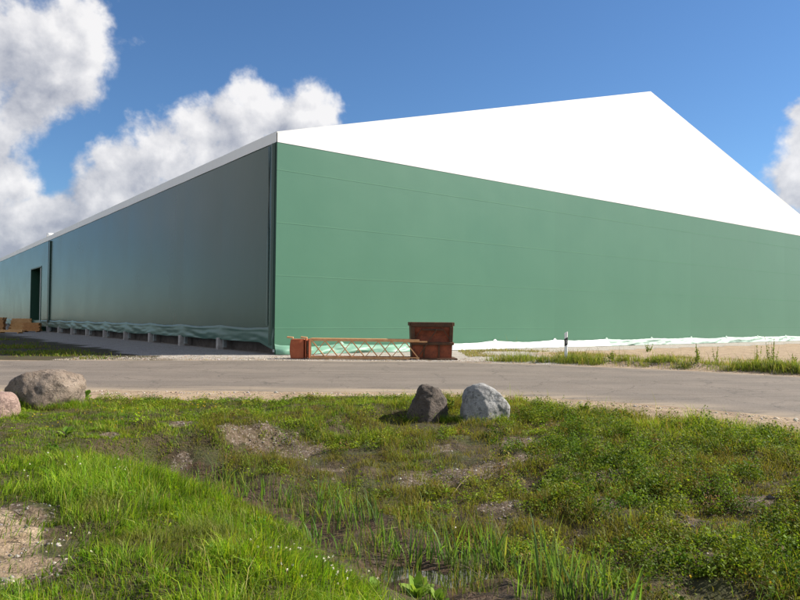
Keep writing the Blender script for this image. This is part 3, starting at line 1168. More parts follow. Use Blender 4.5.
timber_stack(19, 331, 1.5, 1.9, 1.25, .5, m_wood, 'tall pale orange plank stack left of the dark hall doorway', 9, 5, .25, .3)
timber_stack(32, 332, 1.3, 1.6, .85, .2, m_wood_old, 'low brown plank stack right in front of the dark hall doorway', 6, 5, -.1, .4)
timber_stack(11, 333.2, 1.0, 2.3, .22, .1, m_wood, 'flat spread of loose boards in front of the plank stacks', 2, 5, .1)
timber_stack(-2, 331, 1.2, 1.3, 1.35, .3, m_wood_old, 'plank stack cut off by the left edge of the photo', 9, 4, .0)

# ------------------------------------------------------------------ vegetation
def pal(n, cols_, wts, jit=.12):
    k = rng.choice(len(cols_), n, p=np.array(wts) / np.sum(wts))
    c = np.array(cols_)[k]
    c = c * (1 + jit * rng.normal(size=(n, 1))) * (1 + .05 * rng.normal(size=(n, 3)))
    return np.clip(c, .004, .9)


G_BRIGHT = [(.18, .29, .012), (.135, .255, .012), (.25, .33, .022), (.08, .17, .012), (.33, .31, .09)]
G_MID = [(.15, .22, .018), (.175, .245, .020), (.23, .265, .03), (.095, .155, .016), (.27, .225, .075), (.20, .14, .055)]
G_DARK = [(.062, .115, .012), (.085, .145, .014), (.12, .18, .016), (.17, .21, .026), (.15, .105, .04)]  # darker weed greens, deepened further to carry their shaded near side


def blades(P, h, w, lean, bend, col, az=None, lean_dir=None, lean_field=False):
    """numpy grass: each blade a bent, tapered strip of five vertices"""
    n = len(P)
    a = rng.uniform(0, 2 * np.pi, n) if az is None else az
    side = np.stack([np.cos(a), np.sin(a), 0 * a], -1)
    b2 = rng.uniform(0, 2 * np.pi, n)
    ld = np.stack([np.cos(b2), np.sin(b2)], -1)
    if lean_dir is not None:
        ld = ld * .6 + np.array(lean_dir)[None]
    if lean_field:
        fa = 2 * np.pi * (vn(P[:, 0], P[:, 1], 1.1, 131) * 1.6)
        ld = ld * .7 + .6 * np.stack([np.cos(fa) + .3, np.sin(fa)], -1)
    L = ld * lean[:, None]
    h = h[:, None]
    mid = P + np.concatenate([L * h * .45, .58 * h], 1)
    tip = P + np.concatenate([L * h * (1.1 + bend[:, None]), h * (1.0 - .35 * np.linalg.norm(L, axis=1, keepdims=True))], 1)
    hw = (w / 2)[:, None] * side
    V = np.stack([P - hw, P + hw, mid - hw * .75, mid + hw * .75, tip], 1).reshape(-1, 3)
    base = np.arange(n)[:, None] * 5
    F = np.concatenate([base + np.array([[0, 1, 3]]), base + np.array([[0, 3, 2]]), base + np.array([[2, 3, 4]])], 0)
    # foot vertices blended towards a muted brown, tip keeps the blade colour
    C = np.repeat(col[:, None, :], 5, 1)
    C[:, 0:2] = C[:, 0:2] * .6 + np.array([.10, .085, .03]) * .4
    return V, F, C.reshape(-1, 3)


def leaves(P, size, col, up=.5, fold=.25):
    """numpy leaves: folded diamonds, four vertices, two triangles"""
    n = len(P)
    nrm = rng.normal(size=(n, 3)); nrm[:, 2] = np.abs(nrm[:, 2]) + up
    nrm /= np.linalg.norm(nrm, axis=1, keepdims=True)
    t1 = np.cross(nrm, rng.normal(size=(n, 3)))
    t1 /= np.linalg.norm(t1, axis=1, keepdims=True)
    t2 = np.cross(nrm, t1)
    s = size[:, None]
    wd = rng.uniform(.28, .5, (n, 1))
    V = np.stack([P - t1 * s * .5, P + t2 * s * wd + nrm * s * fold * .5, P + t1 * s * .5, P - t2 * s * wd + nrm * s * fold * .5], 1).reshape(-1, 3)
    base = np.arange(n)[:, None] * 4
    F = np.concatenate([base + np.array([[0, 1, 2]]), base + np.array([[0, 2, 3]])], 0)
    return V, F, np.repeat(col, 4, 0)


def merge(parts):
    Vs, Fs, Cs, o = [], [], [], 0
    for V, F, C in parts:
        Vs.append(V); Fs.append(F + o); Cs.append(C); o += len(V)
    return np.concatenate(Vs), np.concatenate(Fs), np.concatenate(Cs)


def scatter(n, x0, x1, y0, y1, dens):
    x = rng.uniform(x0, x1, n)
    y = rng.uniform(y0, y1, n)
    k = rng.random(n) < dens(x, y)
    # keep what the photograph could plausibly see
    x, y = x[k], y[k]
    v = np.abs(x) < y * .62 + 1.6
    x, y = x[v], y[v]
    return np.stack([x, y, terrain(x, y)], -1)


def edge_e(x, y):
    return (y_near(x) - verge(x) - y) * np.where(x > 0, 1 / np.sqrt(1 + (.14 * np.minimum(x, 15)) ** 2), 1.0)


def rock_free(x, y):
    f = np.ones_like(x)
    for rx_, ry_, rr in ROCKS:
        f = f * (np.hypot(x - rx_, (y - ry_)) > rr * .42)
    return f


# near bank: tall lush grass
def d_near(x, y):
    d, s = ditch_ds(x, y)
    bare = bare_mask(x, y)
    side = sst(-d + .35 * (vn(x, y, 2.2, 75) - .5), .50, 1.0) + sst(-s, 5.5, 6.2) * (edge_e(x, y) > .3)
    patch = .45 + .9 * fbm(x, y, 1.4, 71, 3)
    lush = np.clip(side, 0, 1) * np.clip(patch, 0, 1) * (1 - .93 * sst(bare + .3 * (vn(x, y, 3, 72) - .5), .3, .6))
    worn = .28 + .72 * sst(d * 0 + (x * .8 + y * .25), -1.9, -.9)       # trodden strip at the left
    return lush * np.where(y < 8.5, worn, .55) * rock_free(x, y)


P = scatter(560000, -8.5, 3.2, 2.7, 16.3, d_near)
d, s = ditch_ds(P[:, 0], P[:, 1])
ln = fbm(P[:, 0], P[:, 1], .9, 73, 3)
crest = np.exp(-((d + 1.75) / 1.0) ** 2)
worn = sst(P[:, 0] * .8 + P[:, 1] * .25, -1.9, -.9)
tuft = sst(vn(P[:, 0], P[:, 1], 3.4, 76) * .6 + vn(P[:, 0], P[:, 1], 8.5, 77) * .4, .3, .68)
h = (.045 + .05 * crest * worn + .12 * np.clip(ln - .3, 0, 1) * worn) * (.55 + .85 * tuft) * rng.lognormal(0, .34, len(P)) * np.where(P[:, 1] > 9, .62, 1)
colr = pal(len(P), G_BRIGHT, [4, 4, 3, 2.5, .8])
colr = colr * (.72 + .5 * tuft[:, None]) * (1 + .25 * (vn(P[:, 0], P[:, 1], .8, 78)[:, None] - .5) * np.array([2.0, 1.0, .5]))
brown = (vn(P[:, 0], P[:, 1], 1.8, 74) > .76) | (rng.random(len(P)) < .11)
colr[brown] = colr[brown] * .5 + np.array([.16, .12, .05]) * .5
far_ = P[:, 1] > 8.5
colr[far_] = colr[far_] * np.array([.95, .9, 1.0])
V, F, C = blades(P, h, rng.uniform(.0035, .0075, len(P)) * (1 + P[:, 1] * .05), np.abs(rng.normal(.5, .28, len(P))), rng.uniform(0, .9, len(P)), colr, lean_field=True)
Q = P[rng.random(len(P)) < .012]
seed = blades(Q, .24 * rng.lognormal(0, .25, len(Q)), np.full(len(Q), .0028), np.abs(rng.normal(.3, .2, len(Q))), rng.uniform(0, .6, len(Q)), pal(len(Q), [(.30, .27, .10), (.24, .26, .06), (.36, .29, .15)], [2, 2, 1]))
V, F, C = merge([(V, F, C), seed])
tag(np_mesh('lush_grass', V, F, m_grass, C), 'tall bright green grass on the near bank of the ditch', 'grass', kind='stuff')


# far bank: short patchy grass and herbs
def d_far(x, y):
    d, s = ditch_ds(x, y)
    e = edge_e(x, y)
    bare = bare_mask(x, y)
    on = sst(e + .8 * (fbm(x, y, 1.6, 81, 3) - .5), .0, .35) * sst(d, .55, 1.1) * sst(s, -8, -5.5)
    top = np.exp(-((e - .9) / .9) ** 2)
    patch = sst(fbm(x, y, 1.5, 82, 4) + .22 * top + .10 * sst(x, 2, 4), .34, .56)
    return np.clip(on * (.16 + .84 * patch) * (1 - .72 * sst(bare, .3, .7)), 0, 1) * rock_free(x, y)


P = scatter(430000, -7.5, 10.5, 4.2, 16.6, d_far)
e = edge_e(P[:, 0], P[:, 1])
topw = np.exp(-((e - .8) / .9) ** 2)
h = (.03 + .07 * topw + .10 * sst(vn(P[:, 0], P[:, 1], 3.2, 83), .35, .8)) * rng.lognormal(0, .4, len(P))
colr = pal(len(P), G_MID, [4, 4, 3, 2, 1.5, 1.2])
hue = vn(P[:, 0], P[:, 1], .9, 84)
mid_ = sst(P[:, 0], -4.5, -2.5) * (1 - sst(P[:, 0], 2.2, 3.6)) * sst(e, 1.2, 2.4)
br = (hue + .25 * rng.random(len(P)) + .22 * mid_ > .66)[:, None]
colr = np.where(br, colr * .5 + np.array([.15, .095, .035]) * .5, colr)
colr = colr * (1 + .45 * topw[:, None] * np.array([1.0, 1.0, .5]))
# ranker tufts left standing round the foot of the boulders
T = []
for rx_, ry_, rr in ROCKS:
    n = int(2600 * rr)
    a = rng.uniform(-np.pi, .15 * np.pi, n)
    q = rr * rng.uniform(.72, 1.25, n)
    T.append(np.stack([rx_ + q * np.cos(a), ry_ + q * .62 * np.sin(a) - .02], -1))
T = np.concatenate(T)
T = T[vn(T[:, 0], T[:, 1], 4.0, 85) > .34]
P = np.concatenate([P, np.stack([T[:, 0], T[:, 1], terrain(T[:, 0], T[:, 1])], -1)])
h = np.concatenate([h, .13 * rng.lognormal(0, .35, len(T))])
colr = np.concatenate([colr, pal(len(T), G_BRIGHT, [3, 4, 3, 3, 1.2])])
V, F, C = blades(P, h, rng.uniform(.005, .010, len(P)), np.abs(rng.normal(.5, .25, len(P))), rng.uniform(0, .6, len(P)), colr)
tag(np_mesh('short_grass', V, F, m_grass, C), 'short patchy grass on the far bank below the road', 'grass', kind='stuff')


# far bank: leafy low weeds in clumps, densest on the right
def clumps(n, x0, x1, y0, y1, dens, rad, hgt, per, leaf, pal_, wts, jit=.15):
    Q = scatter(n, x0, x1, y0, y1, dens)
    k = len(Q)
    R = rad * rng.lognormal(0, .35, k)
    Hh = hgt * np.minimum(rng.lognormal(0, .35, k), 1.5)
    base = pal(k, pal_, wts, jit)
    cnt = np.maximum(4, (per * (R / rad) ** 2 * rng.uniform(.6, 1.3, k)).astype(int))
    ii = np.repeat(np.arange(k), cnt)
    m_ = len(ii)
    rr = np.sqrt(rng.random(m_))
    aa = rng.uniform(0, 2 * np.pi, m_)
    x = Q[ii, 0] + R[ii] * rr * np.cos(aa)
    y = Q[ii, 1] + R[ii] * rr * np.sin(aa)
    z = terrain(x, y) + Hh[ii] * (1 - rr ** 2 * .75) * rng.uniform(.15, 1.05, m_)
    col = base[ii] * (1 + .16 * rng.normal(size=(m_, 1)))
    return leaves(np.stack([x, y, z], -1), leaf * rng.lognormal(0, .3, m_), np.clip(col, .004, .8))


def d_weed_right(x, y):
    d, s = ditch_ds(x, y)
    e = edge_e(x, y)
    right = sst(x - .25 * (y - 9) * 0, 1.2, 3.2)
    on = sst(e + .7 * (fbm(x, y, 1.6, 91, 3) - .5), .25, .6) * sst(d, .5, .9)
    patch = sst(fbm(x, y, 1.1, 92, 4), .34, .56)
    return on * right * patch * (1 - .8 * sst(bare_mask(x, y), .35, .7))


def d_weed_left(x, y):
    d, s = ditch_ds(x, y)
    e = edge_e(x, y)
    on = sst(e + .7 * (fbm(x, y, 1.6, 93, 3) - .5), .05, .4) * sst(d, .55, .9)
    top = np.exp(-((e - .8) / .8) ** 2)
    patch = sst(fbm(x, y, 1.3, 94, 4) + .16 * top, .41, .58)
    return on * patch * (1 - .85 * sst(bare_mask(x, y), .3, .65)) * (1 - .75 * sst(x, 2, 3.5)) * rock_free(x, y)


parts = [clumps(11000, .5, 10.5, 4.2, 15.5, d_weed_right, .085, .24, 52, .025, G_DARK, [3, 4, 4, 2.5, .8])]
V, F, C = merge(parts)
tag(np_mesh('bank_weeds', V, F, m_weed, C), 'dense low leafy weeds on the right part of the far bank', 'weeds', kind='stuff')
parts = [clumps(4200, -7.5, 3.8, 6.5, 16.6, d_weed_left, .085, .14, 40, .024, G_MID, [3, 4, 3, 3, .6, .6]),
         clumps(900, -8, 1.5, 3.0, 15.5, lambda x, y: d_near(x, y) * .35, .09, .10, 30, .03, G_BRIGHT, [2, 3, 1, 3, .3])]
V, F, C = merge(parts)
tag(np_mesh('herb_patches', V, F, m_weed, C), 'scattered low herbs between bare soil patches on the bank', 'weeds', kind='stuff')


# thin sedge coming up through the mud of the ditch
def d_sedge(x, y):
    d, s = ditch_ds(x, y)
    return sst(s, -5.6, -4.8) * np.exp(-((d - .35) / .75) ** 2) * (.08 + .92 * sst(fbm(x, y, 1.9, 97, 4), .42, .62))


P = scatter(60000, -6, 7, 2.8, 12, d_sedge)
h = .15 * rng.lognormal(0, .5, len(P))
V, F, C = blades(P, h, rng.uniform(.005, .010, len(P)), np.abs(rng.normal(.3, .2, len(P))), rng.uniform(0, .8, len(P)),
                 pal(len(P), [(.11, .19, .03), (.15, .22, .035), (.20, .24, .05), (.26, .20, .08), (.08, .13, .03)], [3, 3, 2, 1.6, 2]))
tag(np_mesh('ditch_sedge', V, F, m_grass, C), 'thin sedge coming up through the mud of the ditch', 'sedge', kind='stuff')


# strip of rough weeds beyond the road, right of the marker post
def d_strip(x, y):
    yy = y - y_far(x)
    return np.exp(-((yy - 1.15) / .55) ** 2) * sst(x, 3.2, 5.5) * (.10 + .90 * sst(fbm(x, y, 1.3, 101, 4), .38, .60))


x = rng.uniform(3, 19, 90000)
y = y_far(x) + rng.uniform(.2, 2.6, len(x))
k = rng.random(len(x)) < d_strip(x, y)
P = np.stack([x[k], y[k], terrain(x[k], y[k])], -1)
h = .18 * rng.lognormal(0, .45, len(P)) * (.6 + .8 * vn(P[:, 0], P[:, 1], .9, 102))
colr = pal(len(P), [(.17, .23, .035), (.13, .19, .03), (.24, .27, .055), (.30, .26, .10)], [3, 3, 2, 1.4])
x = rng.uniform(3, 28, 60000)
y = y_far(x) + rng.uniform(1.5, 12, len(x))
u, v = hall_local(x, y)
k = (v < -1.2) & (rng.random(len(x)) < sst(fbm(x, y, .5, 103, 4), .48, .64))
P2 = np.stack([x[k], y[k], terrain(x[k], y[k])], -1)
p2 = blades(P2, .09 * rng.lognormal(0, .5, len(P2)), rng.uniform(.012, .022, len(P2)), np.abs(rng.normal(.6, .3, len(P2))), rng.uniform(0, .6, len(P2)), pal(len(P2), [(.26, .24, .09), (.30, .22, .11), (.17, .20, .05)], [2, 2, 2]))
p1 = blades(P, h, rng.uniform(.010, .018, len(P)), np.abs(rng.normal(.35, .2, len(P))), rng.uniform(0, .5, len(P)), colr)
V, F, C = merge([p1, p2])
tag(np_mesh('verge_weeds', V, F, m_grass, C), 'rough yellow green grass strip on the far verge right of the marker post', 'grass', kind='stuff')

# shaded grass patch on the left between road and hall
x = rng.uniform(-32, -11, 60000)
y = y_far(x) + rng.uniform(.2, 26, len(x))
u, v = hall_local(x, y)
k = (rng.random(len(x)) < sst(-u, 5.8, 8.0) * sst(fbm(x, y, .5, 111, 4), .44, .60)) & (np.abs(x) < y * .64)
P = np.stack([x[k], y[k], terrain(x[k], y[k])], -1)
colr = pal(len(P), G_MID, [4, 4, 2, 3, 2, 2])
V, F, C = blades(P, .09 * rng.lognormal(0, .4, len(P)), rng.uniform(.018, .036, len(P)), np.abs(rng.normal(.4, .2, len(P))), rng.uniform(0, .5, len(P)), colr)
tag(np_mesh('yard_grass', V, F, m_grass, C), 'grass patch in the hall shadow left of the gravel apron', 'grass', kind='stuff')

# small stones on the bare soil and gravel, dry straw, flowers
def pebbles(P, r, col):
    n = len(P)
    T = np.array([(1, 0, 0), (-1, 0, 0), (0, 1, 0), (0, -1, 0), (0, 0, 1), (0, 0, -1)], float)
    FT = np.array([(0, 2, 4), (2, 1, 4), (1, 3, 4), (3, 0, 4), (2, 0, 5), (1, 2, 5), (3, 1, 5), (0, 3, 5)])
    a = rng.uniform(0, 2 * np.pi, n)
    S = r[:, None] * rng.uniform(.6, 1.3, (n, 3)) * np.array([1, 1, .65])
    V = T[None] * S[:, None] * rng.uniform(.75, 1.2, (n, 6, 1))
    c2, s2 = np.cos(a)[:, None], np.sin(a)[:, None]
    V = np.stack([V[..., 0] * c2 - V[..., 1] * s2, V[..., 0] * s2 + V[..., 1] * c2, V[..., 2]], -1) + P[:, None]
    F = (np.arange(n)[:, None, None] * 6 + FT[None]).reshape(-1, 3)
    return V.reshape(-1, 3), F, np.repeat(col, 6, 0)


def d_stone(x, y):
    d, s = ditch_ds(x, y)
    return np.clip(sst(bare_mask(x, y) + .5 * (fbm(x, y, 2, 121, 3) - .5), .25, .7) * (edge_e(x, y) > 0) + .05 * (edge_e(x, y) > .1) * (d > .5), 0, 1)


P = scatter(36000, -7.5, 10, 3.0, 16.5, d_stone)
V, F, C = pebbles(P, .011 * rng.lognormal(0, .5, len(P)), pal(len(P), [(.30, .265, .235), (.21, .18, .155), (.42, .385, .35), (.14, .12, .105), (.52, .49, .46)], [4, 4, 2, 3, .7]))
tag(np_mesh('bank_stones', V, F, m_stone, C), 'small grey stones on the bare soil of the bank', 'stones', kind='stuff')
x = rng.uniform(-13, 14, 16000)
y = y_far(x) + np.abs(rng.normal(0, 1.3, len(x))) + .05
P = np.stack([x, y, terrain(x, y)], -1)
x2 = rng.uniform(-11, 10, 1600)
y2 = y_near(x2) - .15 - np.abs(rng.normal(0, .4, len(x2)))
P = np.concatenate([P, np.stack([x2, y2, terrain(x2, y2)], -1)])
V, F, C = pebbles(P, .017 * rng.lognormal(0, .45, len(P)), pal(len(P), [(.36, .32, .27), (.46, .42, .37), (.27, .22, .17), (.36, .27, .18)], [4, 2, 2, 3]))
tag(np_mesh('verge_gravel', V, F, m_stone, C), 'loose pale gravel along the road verges', 'gravel', kind='stuff')


def d_straw(x, y):
    d, s = ditch_ds(x, y)
    return np.clip(.35 * np.exp(-((d - .3) / .8) ** 2) + .10 * (d > 0) + .05 * (d < -1) + .5 * bare_mask(x, y) * (d < -1), 0, 1) * (edge_e(x, y) > .15)


P = scatter(46000, -7.5, 9, 3.0, 16, d_straw)
n = len(P)
h = rng.uniform(.05, .20, n)
V, F, C = blades(P + np.array([0, 0, .01]), h * .35, rng.uniform(.003, .006, n), rng.uniform(1.2, 2.6, n), rng.uniform(0, .5, n), pal(n, [(.26, .19, .10), (.19, .125, .065), (.11, .066, .038), (.38, .30, .18)], [3, 3, 3, .7]))
tag(np_mesh('dry_straw', V, F, m_dry, C), 'dead brown straw lying over the ditch sides', 'straw', kind='stuff')


def flower_heads(pts_px, spread, n, r, cols_, wts, zoff):
    X, Yv = [], []
    for px, py in pts_px:
        hx, hy, _ = ground_hit(px, py)
        X.append(hx + rng.normal(0, spread, n)); Yv.append(hy + rng.normal(0, spread, n))
    x = np.concatenate(X); y = np.concatenate(Yv)
    z = terrain(x, y) + zoff * rng.uniform(.7, 1.25, len(x))
    k = len(x)
    per = 10
    ii = np.repeat(np.arange(k), per)
    q = rng.normal(size=(k * per, 3)); q /= np.linalg.norm(q, axis=1, keepdims=True)
    Pq = np.stack([x, y, z], -1)[ii] + q * r * .6
    return leaves(Pq, np.full(k * per, r * 1.1), pal(k * per, cols_, wts, .06), .3)


f1 = flower_heads([(290, 572), (315, 582), (332, 590), (352, 594), (305, 592), (280, 566), (328, 597), (360, 598), (70, 475), (35, 485), (120, 480), (60, 575), (130, 478)], .16, 4, .010, [(.72, .70, .62), (.62, .58, .46)], [3, 1], .16)
V, F, C = f1
tag(np_mesh('clover_flowers', V, F, m_flower, C), 'small white clover heads in the near grass', 'flowers', kind='stuff')
f2 = flower_heads([(200, 410), (190, 405), (212, 412), (55, 430), (130, 415), (118, 425), (172, 402), (780, 595), (220, 400), (95, 412)], .22, 7, .015, [(.55, .40, .02), (.62, .5, .05)], [1, 1], .10)
V, F, C = f2
tag(np_mesh('yellow_flowers', V, F, m_flower, C), 'small yellow flowers in the verge grass near the boulders', 'flowers', kind='stuff')


# reeds in the ditch: every clump a plant of its own
def reed(px, py, hpx, nb, label, group='reed clumps in the ditch', pal_=None):
    x, y, z = ground_hit(px, py)
    hgt = hpx * math.hypot(x, y) / FPX
    Vs, Fs, Cs = [], [], []
    o = 0
    for b2 in range(int(nb * 1.9)):
        a = rng.uniform(0, 2 * np.pi)
        la = rng.uniform(.03, .30)
        hh_ = hgt * rng.uniform(.55, 1.08)
        wv_ = rng.uniform(.008, .015)
        bx, by = rng.normal(0, .06, 2)
        bend = rng.uniform(.0, .35) if rng.random() < .7 else rng.uniform(.5, 1.0)
        fa = rng.uniform(0, np.pi)
        sd = np.array([math.cos(fa), math.sin(fa), 0])
        col = pal(1, [(.12, .22, .045), (.15, .26, .04), (.09, .17, .05), (.24, .29, .06)], [3, 3, 2, 1])[0]
        ns = 6
        for i in range(ns + 1):
            t_ = i / ns
            off = la * hh_ * t_ + bend * hh_ * .5 * t_ ** 3
            pz = hh_ * (t_ - .28 * bend * t_ ** 3)
            c0 = np.array([bx + math.cos(a) * off, by + math.sin(a) * off, pz - .03])
            ww = wv_ * (.55 + .9 * t_ - 1.4 * t_ * t_) if t_ < 1 else .0008
            ww = max(ww, .001)
            tw = sd * math.cos(t_ * .9) + np.array([-sd[1], sd[0], 0]) * math.sin(t_ * .9)
            Vs += [c0 - tw * ww, c0 + tw * ww * .0 + np.array([0, 0, 0]) - np.cross(tw, (0, 0, 1)) * ww * .35, c0 + tw * ww]
            k_ = .55 if t_ < .12 else 1.0
            cc = col * k_ + np.array([.16, .12, .05]) * (1 - k_)
            Cs += [cc] * 3
            if i < ns:
                b0 = o + i * 3
                Fs += [(b0, b0 + 1, b0 + 4, b0 + 3), (b0 + 1, b0 + 2, b0 + 5, b0 + 4)]
        o += (ns + 1) * 3
    ob = np_mesh('reed_clump', np.array(Vs), np.array(Fs), m_grass, np.array(Cs), True)
    ob.location = (x, y, z)
    tag(ob, label, 'reeds', group)
    return ob


for (px, py, hp, nb, lb) in [
        (205, 484, 26, 6, 'small reed clump at the dark hollow, leftmost reeds in the ditch'), (226, 488, 34, 7, 'reed clump just right of the leftmost reeds in the ditch'),
        (243, 496, 26, 6, 'short reed clump in front of the leaning dead stalk'), (262, 500, 30, 6, 'reed clump at the foot of the leaning dead stalk'),
        (286, 508, 32, 7, 'reed clump on mud between leaning stalk and taller reeds'), (322, 516, 50, 7, 'tall reed clump, left one of the mid ditch row'),
        (338, 520, 46, 7, 'reed clump second from left in the mid ditch row'), (352, 528, 52, 6, 'tallest reed clump of the mid ditch row'),
        (362, 520, 40, 5, 'thin reed clump right of the tallest mid ditch reeds'), (303, 538, 42, 7, 'reed clump growing at the lush grass edge, left side'),
        (318, 548, 40, 7, 'reed clump growing at the lush grass edge below the mid ditch row'), (331, 532, 38, 5, 'sparse reed clump between mid ditch row and lush grass'),
        (352, 556, 34, 6, 'low reed clump at the lush grass edge left of the dead reed stalk'), (376, 522, 34, 5, 'sparse reed clump right end of the mid ditch row'),
        (414, 566, 48, 7, 'reed clump at the left end of the ditch water'), (428, 562, 36, 5, 'thin reed clump behind the ditch water, left part'),
        (441, 560, 52, 8, 'dense tall reed clump behind the ditch water'), (459, 568, 48, 6, 'reed clump beside the brown stalk on mud'),
        (470, 560, 34, 5, 'short reed clump behind the brown stalk on mud'), (483, 552, 36, 5, 'short reed clump on mud left of the tallest reeds'),
        (508, 568, 40, 6, 'reed clump just right of the tallest reeds'), (521, 600, 60, 6, 'thin reed clump at the bottom edge, left of the broad bladed reeds'),
        (586, 604, 62, 7, 'reed clump just right of the broad bladed reeds at the bottom edge'), (604, 606, 58, 6, 'reed clump at the bottom edge, second from the right'),
        (598, 590, 48, 5, 'reed clump standing a little behind the bottom edge reeds'), (625, 612, 52, 5, 'rightmost reed clump at the bottom edge'),
        (384, 545, 36, 6, 'reed clump on mud beside the dead reed stalk'), (395, 560, 40, 6, 'reed clump between dead reed stalk and ditch water')]:
    reed(px, py, hp, nb, lb)
reed(496, 566, 66, 11, 'tallest reed clump, right of the ditch water', 'reed clumps in the ditch')
reed(546, 588, 84, 9, 'tall thin reed clump right of the ditch, leaning over a fallen stalk', 'reed clumps in the ditch')
reed(568, 606, 78, 10, 'reed clump with broad blades at the bottom edge of the photo', 'reed clumps in the ditch')


# broad-leaved dock plants and taller roadside weeds
def broad_plant(px, py, hpx, nl, lw, label, name='dock_plant', cat='plant', group=None, cols_=((.20, .33, .045), (.16, .28, .04), (.25, .37, .07))):
    x, y, z = ground_hit(px, py)
    dist = math.hypot(x, y)
    hgt = hpx * dist / FPX
    Vs, Fs, Cs, o = [], [], [], 0
    for k in range(nl):
        a = rng.uniform(0, 2 * np.pi)
        L = hgt * rng.uniform(.7, 1.1)
        el = rng.uniform(.45, 1.25)
        w_ = L * lw * rng.uniform(.8, 1.2)
        dx, dy = math.cos(a), math.sin(a)
        col = np.array(cols_[rng.integers(len(cols_))])
        ns = 6
        for i in range(ns + 1):
            t_ = i / ns
            r_ = L * math.cos(el) * t_
            zz = L * math.sin(el) * t_ - .25 * L * t_ ** 2.5 * math.cos(el)
            ww = w_ * max(.05, math.sin(math.pi * min(1, max(0, (t_ - .22) / .78)) ** .8)) if t_ > .22 else w_ * .07
            if i == ns: ww = .001
            c0 = np.array([dx * r_, dy * r_, zz])
            sd = np.array([-dy, dx, 0])
            wav = .12 * ww * math.sin(i * 2.4 + k)
            Vs += [c0 - sd * ww + np.array([0, 0, .22 * ww + wav]), c0, c0 + sd * ww + np.array([0, 0, .22 * ww - wav])]
            Cs += [col, col * .85, col]
            if i < ns:
                b0 = o + i * 3
                Fs += [(b0, b0 + 1, b0 + 4, b0 + 3), (b0 + 1, b0 + 2, b0 + 5, b0 + 4)]
        o += (ns + 1) * 3
    ob = np_mesh(name, np.array(Vs), np.array(Fs), m_weed, np.array(Cs), True)
    ob.location = (x, y, z - .01)
    tag(ob, label, cat, group)


broad_plant(418, 600, 27, 14, .22, 'bright broad leaved dock plant at bottom edge beside the ditch water', group='dock plants')
broad_plant(437, 604, 22, 10, .25, 'smaller dock plant just right of the brightest dock', group='dock plants')
broad_plant(375, 590, 18, 8, .32, 'low round leaved plant among white clover heads', group='dock plants')
broad_plant(82, 402, 16, 14, .22, 'leafy plant at the right foot of the largest boulder', group='dock plants')
broad_plant(66, 436, 13, 10, .28, 'small pale leafed plant below the largest boulder', group='dock plants')
broad_plant(24, 420, 9, 9, .30, 'low round leaved plant beside the pink boulder', group='dock plants')


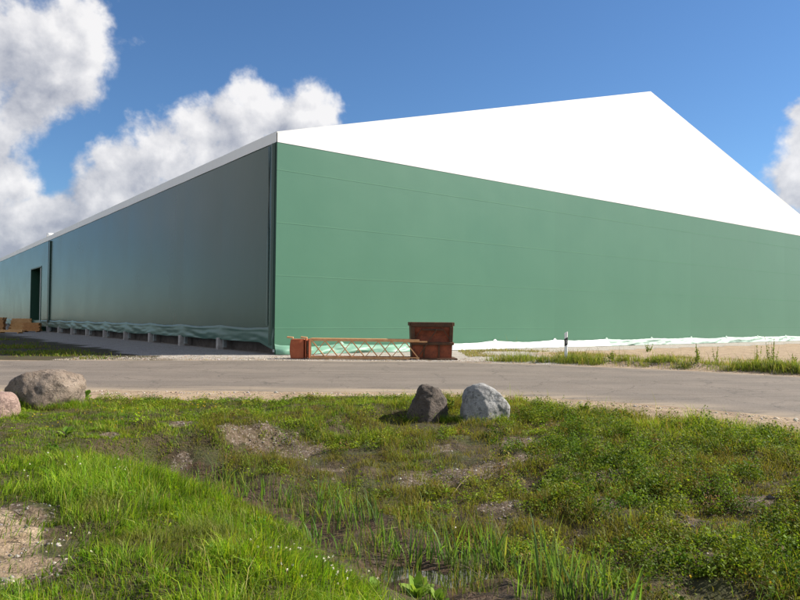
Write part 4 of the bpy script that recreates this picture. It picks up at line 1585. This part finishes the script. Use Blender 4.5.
def tall_weed(px, py, hpx, wpx, label, nst=7):
    x, y, z = ground_hit(px, py)
    dist = math.hypot(x, y)
    hgt, rad = hpx * dist / FPX, wpx * dist / FPX / 2
    Vp, Sz, stems = [], [], []
    for k in range(nst):
        a = rng.uniform(0, 2 * np.pi)
        r_ = rad * math.sqrt(rng.random())
        hh_ = hgt * rng.uniform(.6, 1.05)
        tip = np.array([math.cos(a) * r_, math.sin(a) * r_, hh_])
        base = tip * np.array([.3, .3, 0])
        stems.append((base, tip))
        nl_ = 26
        tt = rng.uniform(.12, 1.0, nl_)
        pp = base[None] + (tip - base)[None] * tt[:, None] + rng.normal(0, .03, (nl_, 3)) * (1.2 - tt[:, None])
        Vp.append(pp); Sz.append(.075 * (1.1 - .6 * tt) * rng.uniform(.7, 1.3, nl_))
    Vp = np.concatenate(Vp); Sz = np.concatenate(Sz)
    lv = leaves(Vp, Sz, pal(len(Vp), [(.15, .21, .035), (.18, .24, .04), (.22, .25, .06)], [3, 3, 1]), .3)
    B = np.array([s0 for s0, _ in stems]); T = np.array([t0 for _, t0 in stems])
    w0 = np.array([[.006, 0, 0]])
    sv = np.stack([B - w0, B + w0, T + w0 * .4, T - w0 * .4], 1).reshape(-1, 3)
    bs = np.arange(len(B))[:, None] * 4
    sf = np.concatenate([bs + np.array([[0, 1, 2]]), bs + np.array([[0, 2, 3]])])
    V, F, C = merge([lv, (sv, sf, np.full((len(sv), 3), .12) * np.array([1, 1.1, .4]))])
    ob = np_mesh('tall_weed', V, F, m_weed, C)
    ob.location = (x, y, z)
    tag(ob, label, 'weed', 'tall weeds on the far verge')


tall_weed(772, 367, 26, 13, 'tallest bushy weed on the far verge near the right edge of the photo', 9)
tall_weed(697, 363, 18, 10, 'upright weed standing out of the far verge, mid right', 6)
tall_weed(716, 364, 16, 7, 'thin weed just right of the upright weed on the far verge', 4)
tall_weed(758, 366, 20, 6, 'thin tall weed left of the tallest bushy weed', 4)
tall_weed(648, 352, 8, 13, 'low round weed on the sandy track close to the hall skirt', 7)
tall_weed(612, 361, 10, 10, 'bushy low weed a little right of the marker post', 6)
tall_weed(540, 362, 6, 12, 'small weed left of the marker post', 5)
tall_weed(793, 368, 14, 10, 'weed at the right photo edge on the far verge', 5)
tall_weed(448, 412, 16, 16, 'leafy weed growing between the dark and the grey boulder', 9)
tall_weed(584, 414, 11, 16, 'bright clump of weeds right of the grey boulder', 9)

# twigs and fallen stalks on the bank
def stalk(p0, p1, r, label):
    r = r * .55
    a = ground_hit(*p0); b2 = ground_hit(*p1)
    a = (a[0], a[1], a[2] + .03); b2 = (b2[0], b2[1], b2[2] + .05)
    mid = [(a[i] + b2[i]) / 2 for i in range(3)]
    mid[2] += .02
    o = MB().tube([a, mid, b2], [r, r * .8, r * .5], 6).build('fallen_stalk', m_stalk)
    tag(o, label, 'stalk', 'fallen stalks on the bank')


stalk((450, 500), (470, 478), .007, 'pale dry stalk lying up the far bank in the middle')
stalk((455, 566), (486, 586), .008, 'brown stalk lying on mud beside the ditch water')
stalk((768, 498), (787, 497), .012, 'pale stick lying flat among weeds at the right')
stalk((238, 478), (262, 512), .006, 'thin dead stalk leaning in the upper ditch')
stalk((365, 538), (398, 532), .007, 'dead reed stalk lying across the middle of the ditch')
